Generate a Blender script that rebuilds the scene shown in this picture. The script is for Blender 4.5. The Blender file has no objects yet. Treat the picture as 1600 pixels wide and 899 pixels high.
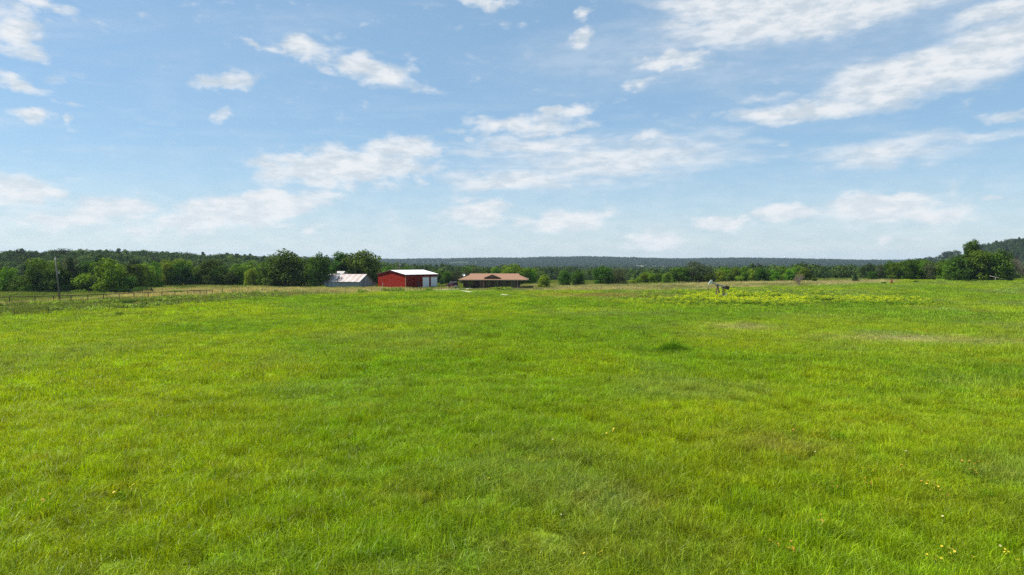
import bpy, math, random
import numpy as np
from mathutils import Vector, Matrix, Euler
R = math.radians
scene = bpy.context.scene
COL = scene.collection

# ------------------------------------------------------------------ camera, sky, sun, exposure
F = 1600 * 24.0 / 36.0            # focal length in photo pixels
CAM = np.array([0.0, 0.0, 8.2])
HORIZON = 408.0
PITCH = math.atan((449.5 - HORIZON) / F)
cam_d = bpy.data.cameras.new('camera'); cam = bpy.data.objects.new('camera', cam_d); COL.objects.link(cam)
cam_d.sensor_width = 36; cam_d.lens = 24; cam_d.clip_start = 0.1; cam_d.clip_end = 30000
cam.location = CAM; cam.rotation_euler = (math.pi / 2 - PITCH, 0, 0)
scene.camera = cam

SUN_AZ, SUN_EL = 174.0, 56.0      # direction to the sun: degrees counter-clockwise from +x, elevation
EXPOSURE = 0.8
SKY_STRENGTH = 0.07
SUN_STRENGTH = 5.0
HAZE_DENSITY = 0.00007

def pixel_dir(px, py):
    vx, vy, vz = (px - 800) / F, (449.5 - py) / F, -1.0
    c, s = math.cos(math.pi / 2 - PITCH), math.sin(math.pi / 2 - PITCH)
    d = np.array([vx, c * vy - s * vz, s * vy + c * vz])
    return d / np.linalg.norm(d)

def build_world():
    w = bpy.data.worlds.new('World'); scene.world = w; w.use_nodes = True
    nt = w.node_tree; N = nt.nodes; L = nt.links; N.clear()
    def nd(t, **kw):
        n = N.new(t)
        for k, v in kw.items(): setattr(n, k, v)
        return n
    def math_(op, a, b=None, c=None, clamp=False):
        n = nd('ShaderNodeMath', operation=op, use_clamp=clamp)
        for i, v in enumerate((a, b, c)):
            if v is None: continue
            if isinstance(v, (int, float)): n.inputs[i].default_value = v
            else: L.new(v, n.inputs[i])
        return n.outputs[0]
    out = nd('ShaderNodeOutputWorld'); bg = nd('ShaderNodeBackground')
    sky = nd('ShaderNodeTexSky', sky_type='NISHITA', sun_disc=False)
    sky.sun_elevation = R(SUN_EL); sky.sun_rotation = R(90 - SUN_AZ)
    sky.altitude = 200; sky.air_density = 1.0; sky.dust_density = 0.35; sky.ozone_density = 1.5
    bg.inputs['Strength'].default_value = SKY_STRENGTH
    tc = nd('ShaderNodeTexCoord')
    sep = nd('ShaderNodeSeparateXYZ'); L.new(tc.outputs['Generated'], sep.inputs[0])
    az = math_('ARCTAN2', sep.outputs[0], sep.outputs[1])
    el = math_('ARCSINE', sep.outputs[2])
    ae = nd('ShaderNodeCombineXYZ'); L.new(az, ae.inputs[0]); L.new(el, ae.inputs[1])
    # warp of the cloud outlines
    def noise(vec, scale, detail, rough, stretch=(1, 1, 1), rot=0.0, dist=0.0, off=(0, 0, 0)):
        mp = nd('ShaderNodeMapping'); mp.inputs['Scale'].default_value = stretch; mp.inputs['Rotation'].default_value = (0, 0, rot)
        mp.inputs['Location'].default_value = off
        L.new(vec, mp.inputs[0])
        n = nd('ShaderNodeTexNoise'); n.inputs['Scale'].default_value = scale; n.inputs['Detail'].default_value = detail
        n.inputs['Roughness'].default_value = rough; n.inputs['Distortion'].default_value = dist
        L.new(mp.outputs[0], n.inputs['Vector']); return n
    wn = noise(ae.outputs[0], 16, 4, .6, (1, 1.6, 1))
    sub = nd('ShaderNodeVectorMath', operation='SUBTRACT'); L.new(wn.outputs['Color'], sub.inputs[0]); sub.inputs[1].default_value = (.5, .5, .5)
    ma = nd('ShaderNodeVectorMath', operation='MULTIPLY_ADD'); L.new(sub.outputs[0], ma.inputs[0]); ma.inputs[1].default_value = (.07, .035, 0); L.new(ae.outputs[0], ma.inputs[2])
    warped = ma.outputs[0]
    puffs = [(20,50,62,40,0,1),(75,12,52,16,-10,.85),(40,178,42,14,0,.85),(100,187,17,9,10,.55),(105,161,30,6,0,.45),(30,298,72,28,0,1.2),(125,285,28,6,0,.35),
        (360,128,70,17,8,.68),(345,184,20,11,30,.55),(470,76,70,16,-2,.9),(392,68,24,8,-20,.65),(585,113,78,22,-12,1),(310,30,28,6,0,.3),
        (540,262,155,36,3,1.1),(620,233,80,20,3,1.1),(480,252,75,22,0,.9),(400,324,130,27,9,1.5),(320,347,100,19,8,1.3),(165,328,105,20,5,1.15),(90,345,125,19,0,.9),
        (490,358,24,10,10,.7),(440,352,45,10,0,.45),(880,180,58,14,12,.85),(820,197,115,20,3,.75),(1010,213,50,11,3,.75),(905,55,28,14,20,.65),(918,18,18,12,30,.55),
        (760,3,50,12,0,.8),(1045,93,62,18,-2,.95),(1000,132,33,12,-3,.78),(1130,202,28,7,0,.5),(740,335,62,24,5,1.1),(735,310,45,12,0,.5),(890,345,72,21,8,1.4),(830,347,36,14,0,.7),
        (1020,362,32,13,5,.6),(1022,377,55,13,0,1.2),(1125,350,44,16,3,1.35),(1160,347,24,10,5,1.2),(1228,332,44,17,0,1.35),(1380,325,115,26,3,1.3),(1460,335,80,22,0,.9),(1550,315,18,8,0,.6),
        (1378,375,20,7,0,.6),(1435,378,15,6,0,.5),(1570,358,16,7,0,.6),(690,384,36,7,0,.4),(210,365,150,10,0,.55),(600,350,60,10,4,.35)]
    streaks = [(25,128,50,10,-12,.75),(1285,12,250,40,4,1.15),(1120,8,120,26,-6,.85),(1460,106,215,38,11,1.2),(1560,78,150,42,14,1.0),(1560,18,90,22,8,.7),(1250,174,112,16,1,.95),
        (1190,155,45,8,4,.4),(1380,240,140,26,3,.6),(1530,215,90,10,0,.5),(1570,180,40,8,0,.5),(960,250,230,42,3,.62),(800,282,125,22,0,.72),(840,230,150,20,0,.62),(1060,36,70,12,5,.5),(1080,112,45,7,5,.4)]
    def field(items):
        acc = None
        for (px, py, hw, hh, rot, wt) in items:
            d = pixel_dir(px, py); a, e = math.atan2(d[0], d[1]), math.asin(d[2])
            k = math.cos(a) ** 2
            mp = nd('ShaderNodeMapping', vector_type='TEXTURE')
            mp.inputs['Location'].default_value = (a, e, 0); mp.inputs['Rotation'].default_value = (0, 0, R(rot))
            mp.inputs['Scale'].default_value = (hw * k * 1.3 / F, hh * math.cos(a) * 1.3 / F, 1)
            L.new(warped, mp.inputs[0])
            g = nd('ShaderNodeTexGradient', gradient_type='SPHERICAL'); L.new(mp.outputs[0], g.inputs[0])
            v = math_('MULTIPLY', g.outputs['Fac'], wt)
            acc = v if acc is None else math_('MAXIMUM', acc, v)
        return acc
    def smooth(v, lo, hi):
        m = nd('ShaderNodeMapRange', interpolation_type='SMOOTHSTEP'); m.inputs['From Min'].default_value = lo; m.inputs['From Max'].default_value = hi
        L.new(v, m.inputs['Value']); return m.outputs[0]
    np_ = noise(ae.outputs[0], 25, 7, .54, (1, 1.9, 1), 0, .15)
    ns_ = noise(ae.outputs[0], 15, 5, .5, (1, 5, 1), R(-9), .4)
    ep = math_('MULTIPLY_ADD', math_('SUBTRACT', np_.outputs['Fac'], .5), 1.5, field(puffs))
    es = math_('MULTIPLY_ADD', math_('SUBTRACT', ns_.outputs['Fac'], .5), .62, field(streaks))
    alpha = math_('MAXIMUM', smooth(ep, .08, .86), math_('MULTIPLY', smooth(es, .0, .75), .95))
    # thin cloud that goes on over the whole sky: a high sheet seen in perspective
    dz = math_('ADD', math_('MAXIMUM', sep.outputs[2], 0.0), .06)
    pl = nd('ShaderNodeVectorMath', operation='DIVIDE'); L.new(tc.outputs['Generated'], pl.inputs[0])
    cz = nd('ShaderNodeCombineXYZ'); [L.new(dz, cz.inputs[i]) for i in range(3)]; L.new(cz.outputs[0], pl.inputs[1])
    thin = noise(pl.outputs[0], .55, 7, .6, (1, 1.5, .2), R(20), .6, (3.1, 1.7, 0))
    sheet = math_('MULTIPLY', smooth(thin.outputs['Fac'], .44, .8), .45)
    lowband = math_('MULTIPLY', math_('SUBTRACT', 1.0, smooth(el, .0, .17)), .62)          # hazy air and stacked far cloud low down
    lown = noise(ae.outputs[0], 20, 6, .6, (1, 5, 1), 0, .2, (1.3, 4.2, 0))
    lowband = math_('MULTIPLY', lowband, math_('ADD', .45, lown.outputs['Fac']))
    a2 = math_('MAXIMUM', alpha, math_('MAXIMUM', sheet, lowband))
    alpha = math_('MULTIPLY_ADD', math_('SUBTRACT', 1.0, alpha), math_('MULTIPLY', a2, .75), alpha, clamp=True)
    alpha = math_('MULTIPLY', alpha, .93)
    # cloud radiance (sky units): sunlit white, slightly grey in the thick of it
    shn = noise(ae.outputs[0], 26, 5, .6, (1, 2.6, 1), 0, 0, (0, .016, 0))
    cr = nd('ShaderNodeMix', data_type='RGBA'); L.new(smooth(shn.outputs['Fac'], .36, .62), cr.inputs['Factor'])
    k = 1.0 / SKY_STRENGTH * 2 ** -EXPOSURE
    cr.inputs['A'].default_value = (.62 * k, .70 * k, .77 * k, 1); cr.inputs['B'].default_value = (.88 * k, .90 * k, .92 * k, 1)
    lift = nd('ShaderNodeMix', data_type='RGBA'); L.new(math_('MULTIPLY', math_('SUBTRACT', 1.0, smooth(el, .0, .2)), .5), lift.inputs['Factor'])
    L.new(cr.outputs['Result'], lift.inputs['A']); lift.inputs['B'].default_value = (.87 * k, .90 * k, .93 * k, 1)
    mx = nd('ShaderNodeMix', data_type='RGBA')
    wb = nd('ShaderNodeMix', data_type='RGBA', blend_type='MULTIPLY'); wb.inputs['Factor'].default_value = 1; L.new(sky.outputs[0], wb.inputs['A']); wb.inputs['B'].default_value = (.93, 1.03, 1.13, 1)   # white balance of the photograph
    L.new(alpha, mx.inputs['Factor']); veil = nd('ShaderNodeMix', data_type='RGBA'); veil.inputs['Factor'].default_value = .45; L.new(wb.outputs['Result'], veil.inputs['A']); veil.inputs['B'].default_value = (.35 * k, .58 * k, .76 * k, 1)   # thin even veil over the whole sky
    L.new(veil.outputs['Result'], mx.inputs['A']); L.new(lift.outputs['Result'], mx.inputs['B'])
    L.new(mx.outputs['Result'], bg.inputs['Color']); L.new(bg.outputs[0], out.inputs['Surface'])
build_world()

sun_d = bpy.data.lights.new('sun', 'SUN'); sun = bpy.data.objects.new('sun', sun_d); COL.objects.link(sun)
sun_d.energy = SUN_STRENGTH; sun_d.angle = R(0.53); sun_d.color = (1.0, .95, .86)
SUN = Vector((math.cos(R(SUN_EL)) * math.cos(R(SUN_AZ)), math.cos(R(SUN_EL)) * math.sin(R(SUN_AZ)), math.sin(R(SUN_EL))))
sun.rotation_euler = SUN.to_track_quat('Z', 'Y').to_euler(); sun.location = SUN * 300
vs = scene.view_settings
vs.view_transform = 'Standard'; vs.look = 'None'; vs.gamma = 1; vs.use_curve_mapping = False; vs.exposure = EXPOSURE
scene.cycles.use_denoising = False; scene.cycles.max_bounces = 6; scene.cycles.diffuse_bounces = 3; scene.cycles.transmission_bounces = 4; scene.cycles.transparent_max_bounces = 6
scene.cycles.use_adaptive_sampling = True; scene.cycles.adaptive_threshold = 0.01

# ------------------------------------------------------------------ numeric helpers
rng = np.random.default_rng(7)
_perm = np.random.default_rng(3).random((256, 256))
def vnoise(x, y):
    x = np.asarray(x, float); y = np.asarray(y, float)
    xi, yi = np.floor(x).astype(int), np.floor(y).astype(int); fx, fy = x - xi, y - yi
    fx, fy = fx * fx * (3 - 2 * fx), fy * fy * (3 - 2 * fy)
    g = lambda a, b: _perm[a % 256, b % 256]
    return (g(xi, yi) * (1 - fx) + g(xi + 1, yi) * fx) * (1 - fy) + (g(xi, yi + 1) * (1 - fx) + g(xi + 1, yi + 1) * fx) * fy
def fbm(x, y, s, o=4, seed=0):
    v, a, t = 0, 1, 0
    for k in range(o):
        v = v + a * vnoise(np.asarray(x) / s * 2 ** k + 37.3 * seed + 11 * k, np.asarray(y) / s * 2 ** k + 17.9 * seed + 5 * k); t += a; a *= .5
    return v / t
def sstep(a, b, v):
    t = np.clip((np.asarray(v, float) - a) / (b - a), 0, 1); return t * t * (3 - 2 * t)

CREST_PX = [-600, 0, 250, 400, 500, 600, 700, 800, 860, 920, 980, 1030, 1100, 1200, 1290, 1350, 1420, 1500, 1600, 2400]
CREST_PY = [402, 400, 400, 400.5, 403, 405, 404.5, 403.6, 402.2, 401.8, 403.5, 405, 405, 404, 405.5, 407.5, 407, 408, 409, 409]
CREST_X = [(p - 800) / F * 3600 for p in CREST_PX]
CREST_Z = [8.2 + (408 - p) * 3600 / F - 9 for p in CREST_PY]
def terrain(x, y):
    x = np.asarray(x, float); y = np.asarray(y, float); r = np.hypot(x, y)
    z = 2.4 * sstep(20, 180, x) * sstep(60, 230, y)
    z = z - 8 * sstep(262, 380, r) - 8 * sstep(430, 900, r)
    z = z + 18 * np.exp(-((x + 350) / 230) ** 2 - ((y - 560) / 220) ** 2)
    z = z + 48 * np.exp(-(np.minimum(x - 738, 0) / 100) ** 2 - ((y - 930) / 260) ** 2)
    crest = np.interp(x, CREST_X, CREST_Z) + 16 + (fbm(x, y * .3, 420, 4, 61) - .5) * 13
    z = z + crest * sstep(2250, 3600, y) * (1 - .5 * sstep(3800, 6000, y))
    z = z + (fbm(x, y, 260, 3, 2) - .5) * 7 * sstep(500, 1500, r)
    z = z + (fbm(x, y, 22, 3, 5) - .5) * .28 * sstep(8, 30, r)
    return z
_TS = np.geomspace(8, 9000, 2500)
def at(px, py):
    d = pixel_dir(px, py); P = CAM + d * _TS[:, None]; hit = np.nonzero(P[:, 2] < terrain(P[:, 0], P[:, 1]))[0]
    if len(hit):
        i = hit[0]; t = np.linspace(_TS[max(i - 1, 0)], _TS[i], 60); P = CAM + d * t[:, None]; tz = terrain(P[:, 0], P[:, 1]); h2 = np.nonzero(P[:, 2] < tz)[0]
        j = h2[0] if len(h2) else -1; return Vector((P[j, 0], P[j, 1], tz[j]))
    p = CAM + d * 200; return Vector((p[0], p[1], float(terrain(p[0], p[1]))))
def ground_pt(x, y, dz=0.0): return Vector((x, y, float(terrain(x, y)) + dz))
def polar(px, dist):
    x = (px - 800) / F * dist; return ground_pt(x, dist)

# far edge of the green field (and the line the wire fence follows on the left), in world space
EDGE = [at(*p) for p in [(-160, 506), (-60, 500), (22, 496), (171, 487), (279, 478), (376, 470), (450, 464.5), (600, 456.5), (690, 454), (740, 455), (830, 455.5), (1050, 455), (1150, 450), (1250, 447.5), (1400, 442.5), (1600, 437.5), (1760, 434)]]
EDGE_A = [math.atan2(p.x, p.y) for p in EDGE]; EDGE_R = [math.hypot(p.x, p.y) for p in EDGE]
def beyond(x, y):
    return np.hypot(x, y) - np.interp(np.arctan2(x, y), EDGE_A, EDGE_R)
def az_px(x, y): return 800 + F * np.tan(np.clip(np.arctan2(x, y), -1.3, 1.3))
TP = [-200, 0, 150, 250, 400, 480, 560, 690, 735, 800, 830, 1000, 1100, 1250, 1400, 1600, 1800]
T0 = [31, 31, 35, 34, 22, 6, -3, -1, 30, 30, 1, 0, -2, -2, -2, -1, -1]
T1 = [38, 38, 46, 80, 70, 42, 26, 12, 30, 30, 40, 42, 48, 34, 20, 8, 8]
def dryness(x, y):
    b = beyond(x, y) + (fbm(x, y, 9, 3, 8) - .5) * 10
    p = az_px(x, y); a0 = np.interp(p, TP, T0); a1 = np.interp(p, TP, T1)
    m = sstep(-1.5, 1.5, b - a0) * (1 - sstep(-5, 5, b - a1)) * (a1 - a0 > 2)
    return m * (.45 + .55 * sstep(.3, .55, fbm(x, y, 14, 3, 9)))
def spot(px, py, hw, hh):
    c = at(px, py); k = math.hypot(c.x, c.y) / F; far = at(px, py - hh); return (c.x, c.y, hw * k, max(.5, math.hypot(far.x, far.y) - math.hypot(c.x, c.y)))
BARE = [spot(930, 462, 95, 2.4) + (.85, 'o'), spot(1010, 466, 60, 1.5) + (.6, 'o'), spot(1160, 512, 45, 5) + (.55, 't'), spot(1430, 532, 110, 5) + (.75, 't'), spot(1530, 536, 70, 3) + (.5, 't'), spot(1225, 702, 75, 18) + (.32, 'o'),
        spot(965, 790, 70, 20) + (.14, 't'), spot(650, 780, 80, 16) + (.15, 'o')]
def bare(x, y, kind):
    m = 0
    for cx, cy, a, b, w, k in BARE:
        if k == kind: m = np.maximum(m, w * np.exp(-((x - cx) / a) ** 2 - ((y - cy) / b) ** 2))
    return m * (.5 + fbm(x, y, 3, 3, 4))

# ------------------------------------------------------------------ object helpers
def mesh_obj(name, verts, faces, mats, parent=None, midx=None, smooth=False, loc=None):
    me = bpy.data.meshes.new(name)
    me.from_pydata([tuple(v) for v in verts], [], [tuple(f) for f in faces])
    for m in (mats if isinstance(mats, (list, tuple)) else [mats]): me.materials.append(m)
    if midx is not None: me.polygons.foreach_set('material_index', midx)
    if smooth: me.polygons.foreach_set('use_smooth', [True] * len(me.polygons))
    me.update()
    o = bpy.data.objects.new(name, me); COL.objects.link(o)
    if parent: o.parent = parent
    if loc is not None: o.location = loc
    return o
def tag(o, label=None, cat=None, group=None, kind=None):
    if label: o['label'] = label
    if cat: o['category'] = cat
    if group: o['group'] = group
    if kind: o['kind'] = kind
    return o
def thing(name, label, cat, loc=(0, 0, 0), rz=0, group=None):
    o = bpy.data.objects.new(name, None); COL.objects.link(o); o.location = loc; o.rotation_euler = (0, 0, rz); o.empty_display_size = .2
    return tag(o, label, cat, group)
def copy_thing(root, loc, rz, scale, label=None, group=None):
    r = root.copy(); COL.objects.link(r); r.location = loc; r.rotation_euler = (0, 0, rz); r.scale = scale
    if label: r['label'] = label
    if group: r['group'] = group
    for ch in root.children:
        c = ch.copy(); COL.objects.link(c); c.parent = r
        for g in ch.children:
            q = g.copy(); COL.objects.link(q); q.parent = c
    return r
class MB:
    def __init__(s): s.v, s.f = [], []
    def box(s, x0, x1, y0, y1, z0, z1, m=None):
        b = len(s.v)
        for z in (z0, z1):
            for (x, y) in ((x0, y0), (x1, y0), (x1, y1), (x0, y1)):
                p = Vector((x, y, z)); s.v.append(m @ p if m else p)
        s.f += [tuple(b + i for i in q) for q in ((0, 3, 2, 1), (4, 5, 6, 7), (0, 1, 5, 4), (1, 2, 6, 5), (2, 3, 7, 6), (3, 0, 4, 7))]; return s
    def bar(s, a, b, w, h=None):                # square bar from a to b
        a, b = Vector(a), Vector(b); d = b - a; h = h or w
        m = Matrix.Translation(a) @ d.to_track_quat('Z', 'Y').to_matrix().to_4x4()
        return s.box(-w / 2, w / 2, -h / 2, h / 2, 0, d.length, m)
    def tube(s, a, b, r0, r1=None, n=8, cap=True):
        a, b = Vector(a), Vector(b); r1 = r0 if r1 is None else r1
        q = (b - a).to_track_quat('Z', 'Y'); i0 = len(s.v)
        for (c, r) in ((a, r0), (b, r1)):
            for k in range(n):
                t = 2 * math.pi * k / n; s.v.append(c + q @ Vector((math.cos(t) * r, math.sin(t) * r, 0)))
        s.f += [(i0 + k, i0 + (k + 1) % n, i0 + n + (k + 1) % n, i0 + n + k) for k in range(n)]
        if cap: s.f += [tuple(i0 + n + k for k in range(n)), tuple(i0 + n - 1 - k for k in range(n))]
        return s
    def prism(s, poly, y0, y1, m=None):         # polygon in x,z pushed along y
        b = len(s.v); n = len(poly)
        for y in (y0, y1):
            for (x, z) in poly:
                p = Vector((x, y, z)); s.v.append(m @ p if m else p)
        s.f += [tuple(b + i for i in range(n)), tuple(b + n + n - 1 - i for i in range(n))]
        s.f += [(b + (i + 1) % n, b + i, b + n + i, b + n + (i + 1) % n) for i in range(n)]; return s
    def poly(s, pts):
        b = len(s.v); s.v += [Vector(p) for p in pts]; s.f.append(tuple(range(b, b + len(pts)))); return s
    def slab(s, pts, t):                        # closed plate: polygon and its copy t below
        b = len(s.v); n = len(pts)
        s.v += [Vector(p) for p in pts] + [Vector(p) - Vector((0, 0, t)) for p in pts]
        s.f += [tuple(range(b, b + n)), tuple(b + n + n - 1 - i for i in range(n))]
        s.f += [(b + (i + 1) % n, b + i, b + n + i, b + n + (i + 1) % n) for i in range(n)]; return s
    def build(s, name, mat, parent=None, smooth=False, loc=None): return mesh_obj(name, s.v, s.f, mat, parent, None, smooth, loc)

# ------------------------------------------------------------------ materials
def new_mat(name):
    m = bpy.data.materials.new(name); m.use_nodes = True; nt = m.node_tree
    return m, nt.nodes, nt.links, nt.nodes['Principled BSDF']
def plain(name, rgb, rough=.7, var=.25, scale=3.0, metal=0.0, bump=0.0, stretch=(1, 1, 1), spec=.4, rgb2=None):
    m, N, L, P = new_mat(name)
    tc = N.new('ShaderNodeTexCoord'); mp = N.new('ShaderNodeMapping'); mp.inputs['Scale'].default_value = stretch
    n = N.new('ShaderNodeTexNoise'); n.inputs['Scale'].default_value = scale; n.inputs['Detail'].default_value = 6; n.inputs['Roughness'].default_value = .65
    L.new(tc.outputs['Object'], mp.inputs[0]); L.new(mp.outputs[0], n.inputs['Vector'])
    r = N.new('ShaderNodeValToRGB'); r.color_ramp.elements[0].position = .3; r.color_ramp.elements[1].position = .7
    c2 = rgb2 or tuple(min(1, c * (1 + var)) for c in rgb); c1 = rgb if rgb2 else tuple(c * (1 - var) for c in rgb)
    r.color_ramp.elements[0].color = (*c1, 1); r.color_ramp.elements[1].color = (*c2, 1)
    L.new(n.outputs['Fac'], r.inputs[0]); L.new(r.outputs[0], P.inputs['Base Color'])
    P.inputs['Roughness'].default_value = rough; P.inputs['Metallic'].default_value = metal; P.inputs['Specular IOR Level'].default_value = spec
    if bump:
        b = N.new('ShaderNodeBump'); b.inputs['Strength'].default_value = bump; b.inputs['Distance'].default_value = .05
        L.new(n.outputs['Fac'], b.inputs['Height']); L.new(b.outputs[0], P.inputs['Normal'])
    return m
def leafy(name, rgb, instanced=False, trans=.32, rough=.75, spec=.06, varamp=.55, per_object=0.0, tcol=(1.25, 1.15, .5)):
    """leaf or blade material: colour (or the per-instance 'tint') varied by the per-vertex 'bvar'; partly translucent"""
    m, N, L, P = new_mat(name)
    bv = N.new('ShaderNodeAttribute'); bv.attribute_name = 'bvar'
    mr = N.new('ShaderNodeMapRange'); mr.inputs['To Min'].default_value = 1 - varamp; mr.inputs['To Max'].default_value = 1 + varamp; L.new(bv.outputs['Fac'], mr.inputs[0])
    if instanced:
        c = N.new('ShaderNodeAttribute'); c.attribute_type = 'INSTANCER'; c.attribute_name = 'tint'; src = c.outputs['Color']
    else:
        c = N.new('ShaderNodeRGB'); c.outputs[0].default_value = (*rgb, 1); src = c.outputs[0]
    fac = mr.outputs[0]
    if per_object:
        oi = N.new('ShaderNodeObjectInfo'); m2 = N.new('ShaderNodeMapRange'); m2.inputs['To Min'].default_value = 1 - per_object; m2.inputs['To Max'].default_value = 1 + per_object
        L.new(oi.outputs['Random'], m2.inputs[0]); mu = N.new('ShaderNodeMath'); mu.operation = 'MULTIPLY'; L.new(fac, mu.inputs[0]); L.new(m2.outputs[0], mu.inputs[1]); fac = mu.outputs[0]
        hs = N.new('ShaderNodeHueSaturation'); h2 = N.new('ShaderNodeMapRange'); h2.inputs['To Min'].default_value = .47; h2.inputs['To Max'].default_value = .53
        ml = N.new('ShaderNodeMath'); ml.operation = 'FRACT'; mm = N.new('ShaderNodeMath'); mm.operation = 'MULTIPLY'; mm.inputs[1].default_value = 7.31; L.new(oi.outputs['Random'], mm.inputs[0]); L.new(mm.outputs[0], ml.inputs[0])
        L.new(ml.outputs[0], h2.inputs[0]); L.new(h2.outputs[0], hs.inputs['Hue']); L.new(src, hs.inputs['Color']); src = hs.outputs[0]
    vm = N.new('ShaderNodeVectorMath'); vm.operation = 'SCALE'; L.new(src, vm.inputs[0]); L.new(fac, vm.inputs['Scale'])
    L.new(vm.outputs[0], P.inputs['Base Color']); P.inputs['Roughness'].default_value = rough; P.inputs['Specular IOR Level'].default_value = spec
    tr = N.new('ShaderNodeBsdfTranslucent'); tv = N.new('ShaderNodeVectorMath'); tv.operation = 'MULTIPLY'; tv.inputs[1].default_value = tcol
    L.new(vm.outputs[0], tv.inputs[0]); L.new(tv.outputs[0], tr.inputs['Color'])
    mx = N.new('ShaderNodeMixShader'); mx.inputs[0].default_value = trans; L.new(P.outputs[0], mx.inputs[1]); L.new(tr.outputs[0], mx.inputs[2])
    L.new(mx.outputs[0], N['Material Output'].inputs['Surface'])
    return m
M = dict(
    red=plain('red_metal', (.17, .009, .0015), .85, .12, .6, 0, .0, (8, 8, .3), .12), red_trim=plain('red_trim', (.045, .002, .002), .5, .1),
    white_metal=plain('white_metal', (.78, .78, .77), .35, .04, 1.5), white=plain('white_paint', (.75, .75, .73), .5, .06, 2), door_white=plain('door_white', (.72, .74, .76), .5, .05, 2),
    tin=plain('weathered_tin', (.30, .27, .265), .6, .15, 1.2, .0, 0, (1, .25, 1), rgb2=(.42, .39, .38)), rust_tin=plain('rusty_tin', (.24, .15, .12), .7, .3, 1.1, 0, 0, (1, .3, 1), rgb2=(.40, .34, .32)),
    board=plain('weathered_board', (.21, .235, .25), .85, .3, 2, 0, .3, (6, 6, .4)), board2=plain('pale_board', (.31, .34, .35), .85, .3, 2, 0, .3, (6, 6, .4)), dark=plain('dark_inside', (.02, .018, .016), .9, .2),
    shingle=plain('brown_shingle', (.165, .085, .048), .9, .2, 6, 0, .4, (1, 3, 3), rgb2=(.255, .14, .085)), fascia=plain('tan_fascia', (.27, .2, .13), .6, .1), brick=plain('brown_brick', (.062, .032, .02), .85, .3, 9, 0, .2), wood=plain('brown_wood', (.16, .09, .05), .7, .25, 4),
    glass=plain('window_glass', (.02, .025, .03), .08, .1, 1, 0, 0, (1, 1, 1), .8), concrete=plain('concrete', (.42, .40, .36), .85, .15, 1.5), gravel=plain('pale_gravel', (.36, .33, .23), .95, .2, 2.5, 0, .4),
    car=plain('maroon_paint', (.06, .005, .011), .22, .05, 1, .25, 0, (1, 1, 1), .6), tyre=plain('tyre', (.02, .02, .02), .8, .2), rim=plain('rim', (.45, .45, .46), .35, .1, 3, .8), chrome=plain('bumper_silver', (.6, .58, .57), .3, .05, 3, .6),
    lamp_red=plain('tail_lamp', (.45, .02, .02), .2, .1), rustpipe=plain('rusty_pipe', (.06, .03, .02), .8, .4, 5), post=plain('steel_post', (.06, .07, .05), .7, .3, 6), wire=plain('fence_wire', (.18, .17, .16), .6, .2, .0 + 4, .4), pole=plain('pole_wood', (.13, .12, .105), .9, .25, 3, 0, .2, (6, 6, .3)),
    pj=plain('pumpjack_rust', (.11, .045, .035), .75, .45, 4), pj_dark=plain('pumpjack_dark', (.05, .022, .022), .7, .4, 4), pj_white=plain('pumpjack_pale', (.62, .62, .58), .6, .15, 3), pj_grey=plain('pumpjack_grey', (.34, .33, .33), .6, .2, 3),
    bark=plain('bark', (.085, .065, .05), .95, .35, 4, 0, .3, (4, 4, .6)), deadwood=plain('dead_wood', (.22, .18, .15), .9, .25, 4), pale_log=plain('pale_log', (.42, .39, .34), .9, .2, 4),
    far_white=plain('far_white', (.72, .72, .72), .6, .05), far_roof=plain('far_roof', (.34, .30, .27), .8, .1),
    yellow=plain('yellow_petal', (.55, .42, .02), .6, .15), orange=plain('orange_petal', (.48, .24, .02), .6, .2), cream=plain('cream_petal', (.46, .42, .2), .6, .1), heart=plain('flower_heart', (.07, .03, .015), .8, .2),
)
OAK = leafy('oak_leaf', (.058, .115, .011), per_object=.28); LIGHT = leafy('light_leaf', (.125, .215, .014), per_object=.2); CEDAR = leafy('cedar_leaf', (.030, .058, .020), trans=.12, per_object=.2)
GREY = leafy('grey_leaf', (.075, .095, .045), per_object=.2); DEADL = leafy('dead_leaf', (.17, .10, .065), per_object=.2, tcol=(1.1, 1, .9)); RUSTL = leafy('rust_leaf', (.30, .09, .025), tcol=(1.1, 1, .9))
WOODM = leafy('wood_leaf', (0, 0, 0), instanced=True, trans=.2); GRASSM = leafy('grass_blade', (0, 0, 0), instanced=True, trans=.42, rough=.45, spec=.28, varamp=.7, tcol=(1.2, 1.1, .35))
CLUMPM = leafy('clump_blade', (.095, .20, .006), trans=.35); WEEDM = leafy('weed_leaf', (.13, .25, .012), trans=.35); STEMM = leafy('green_stem', (.07, .13, .02), trans=.1)
FLOWERM = leafy('flower_tint', (.56, .60, .015), trans=.3, tcol=(1.1, 1.0, .5))

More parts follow.
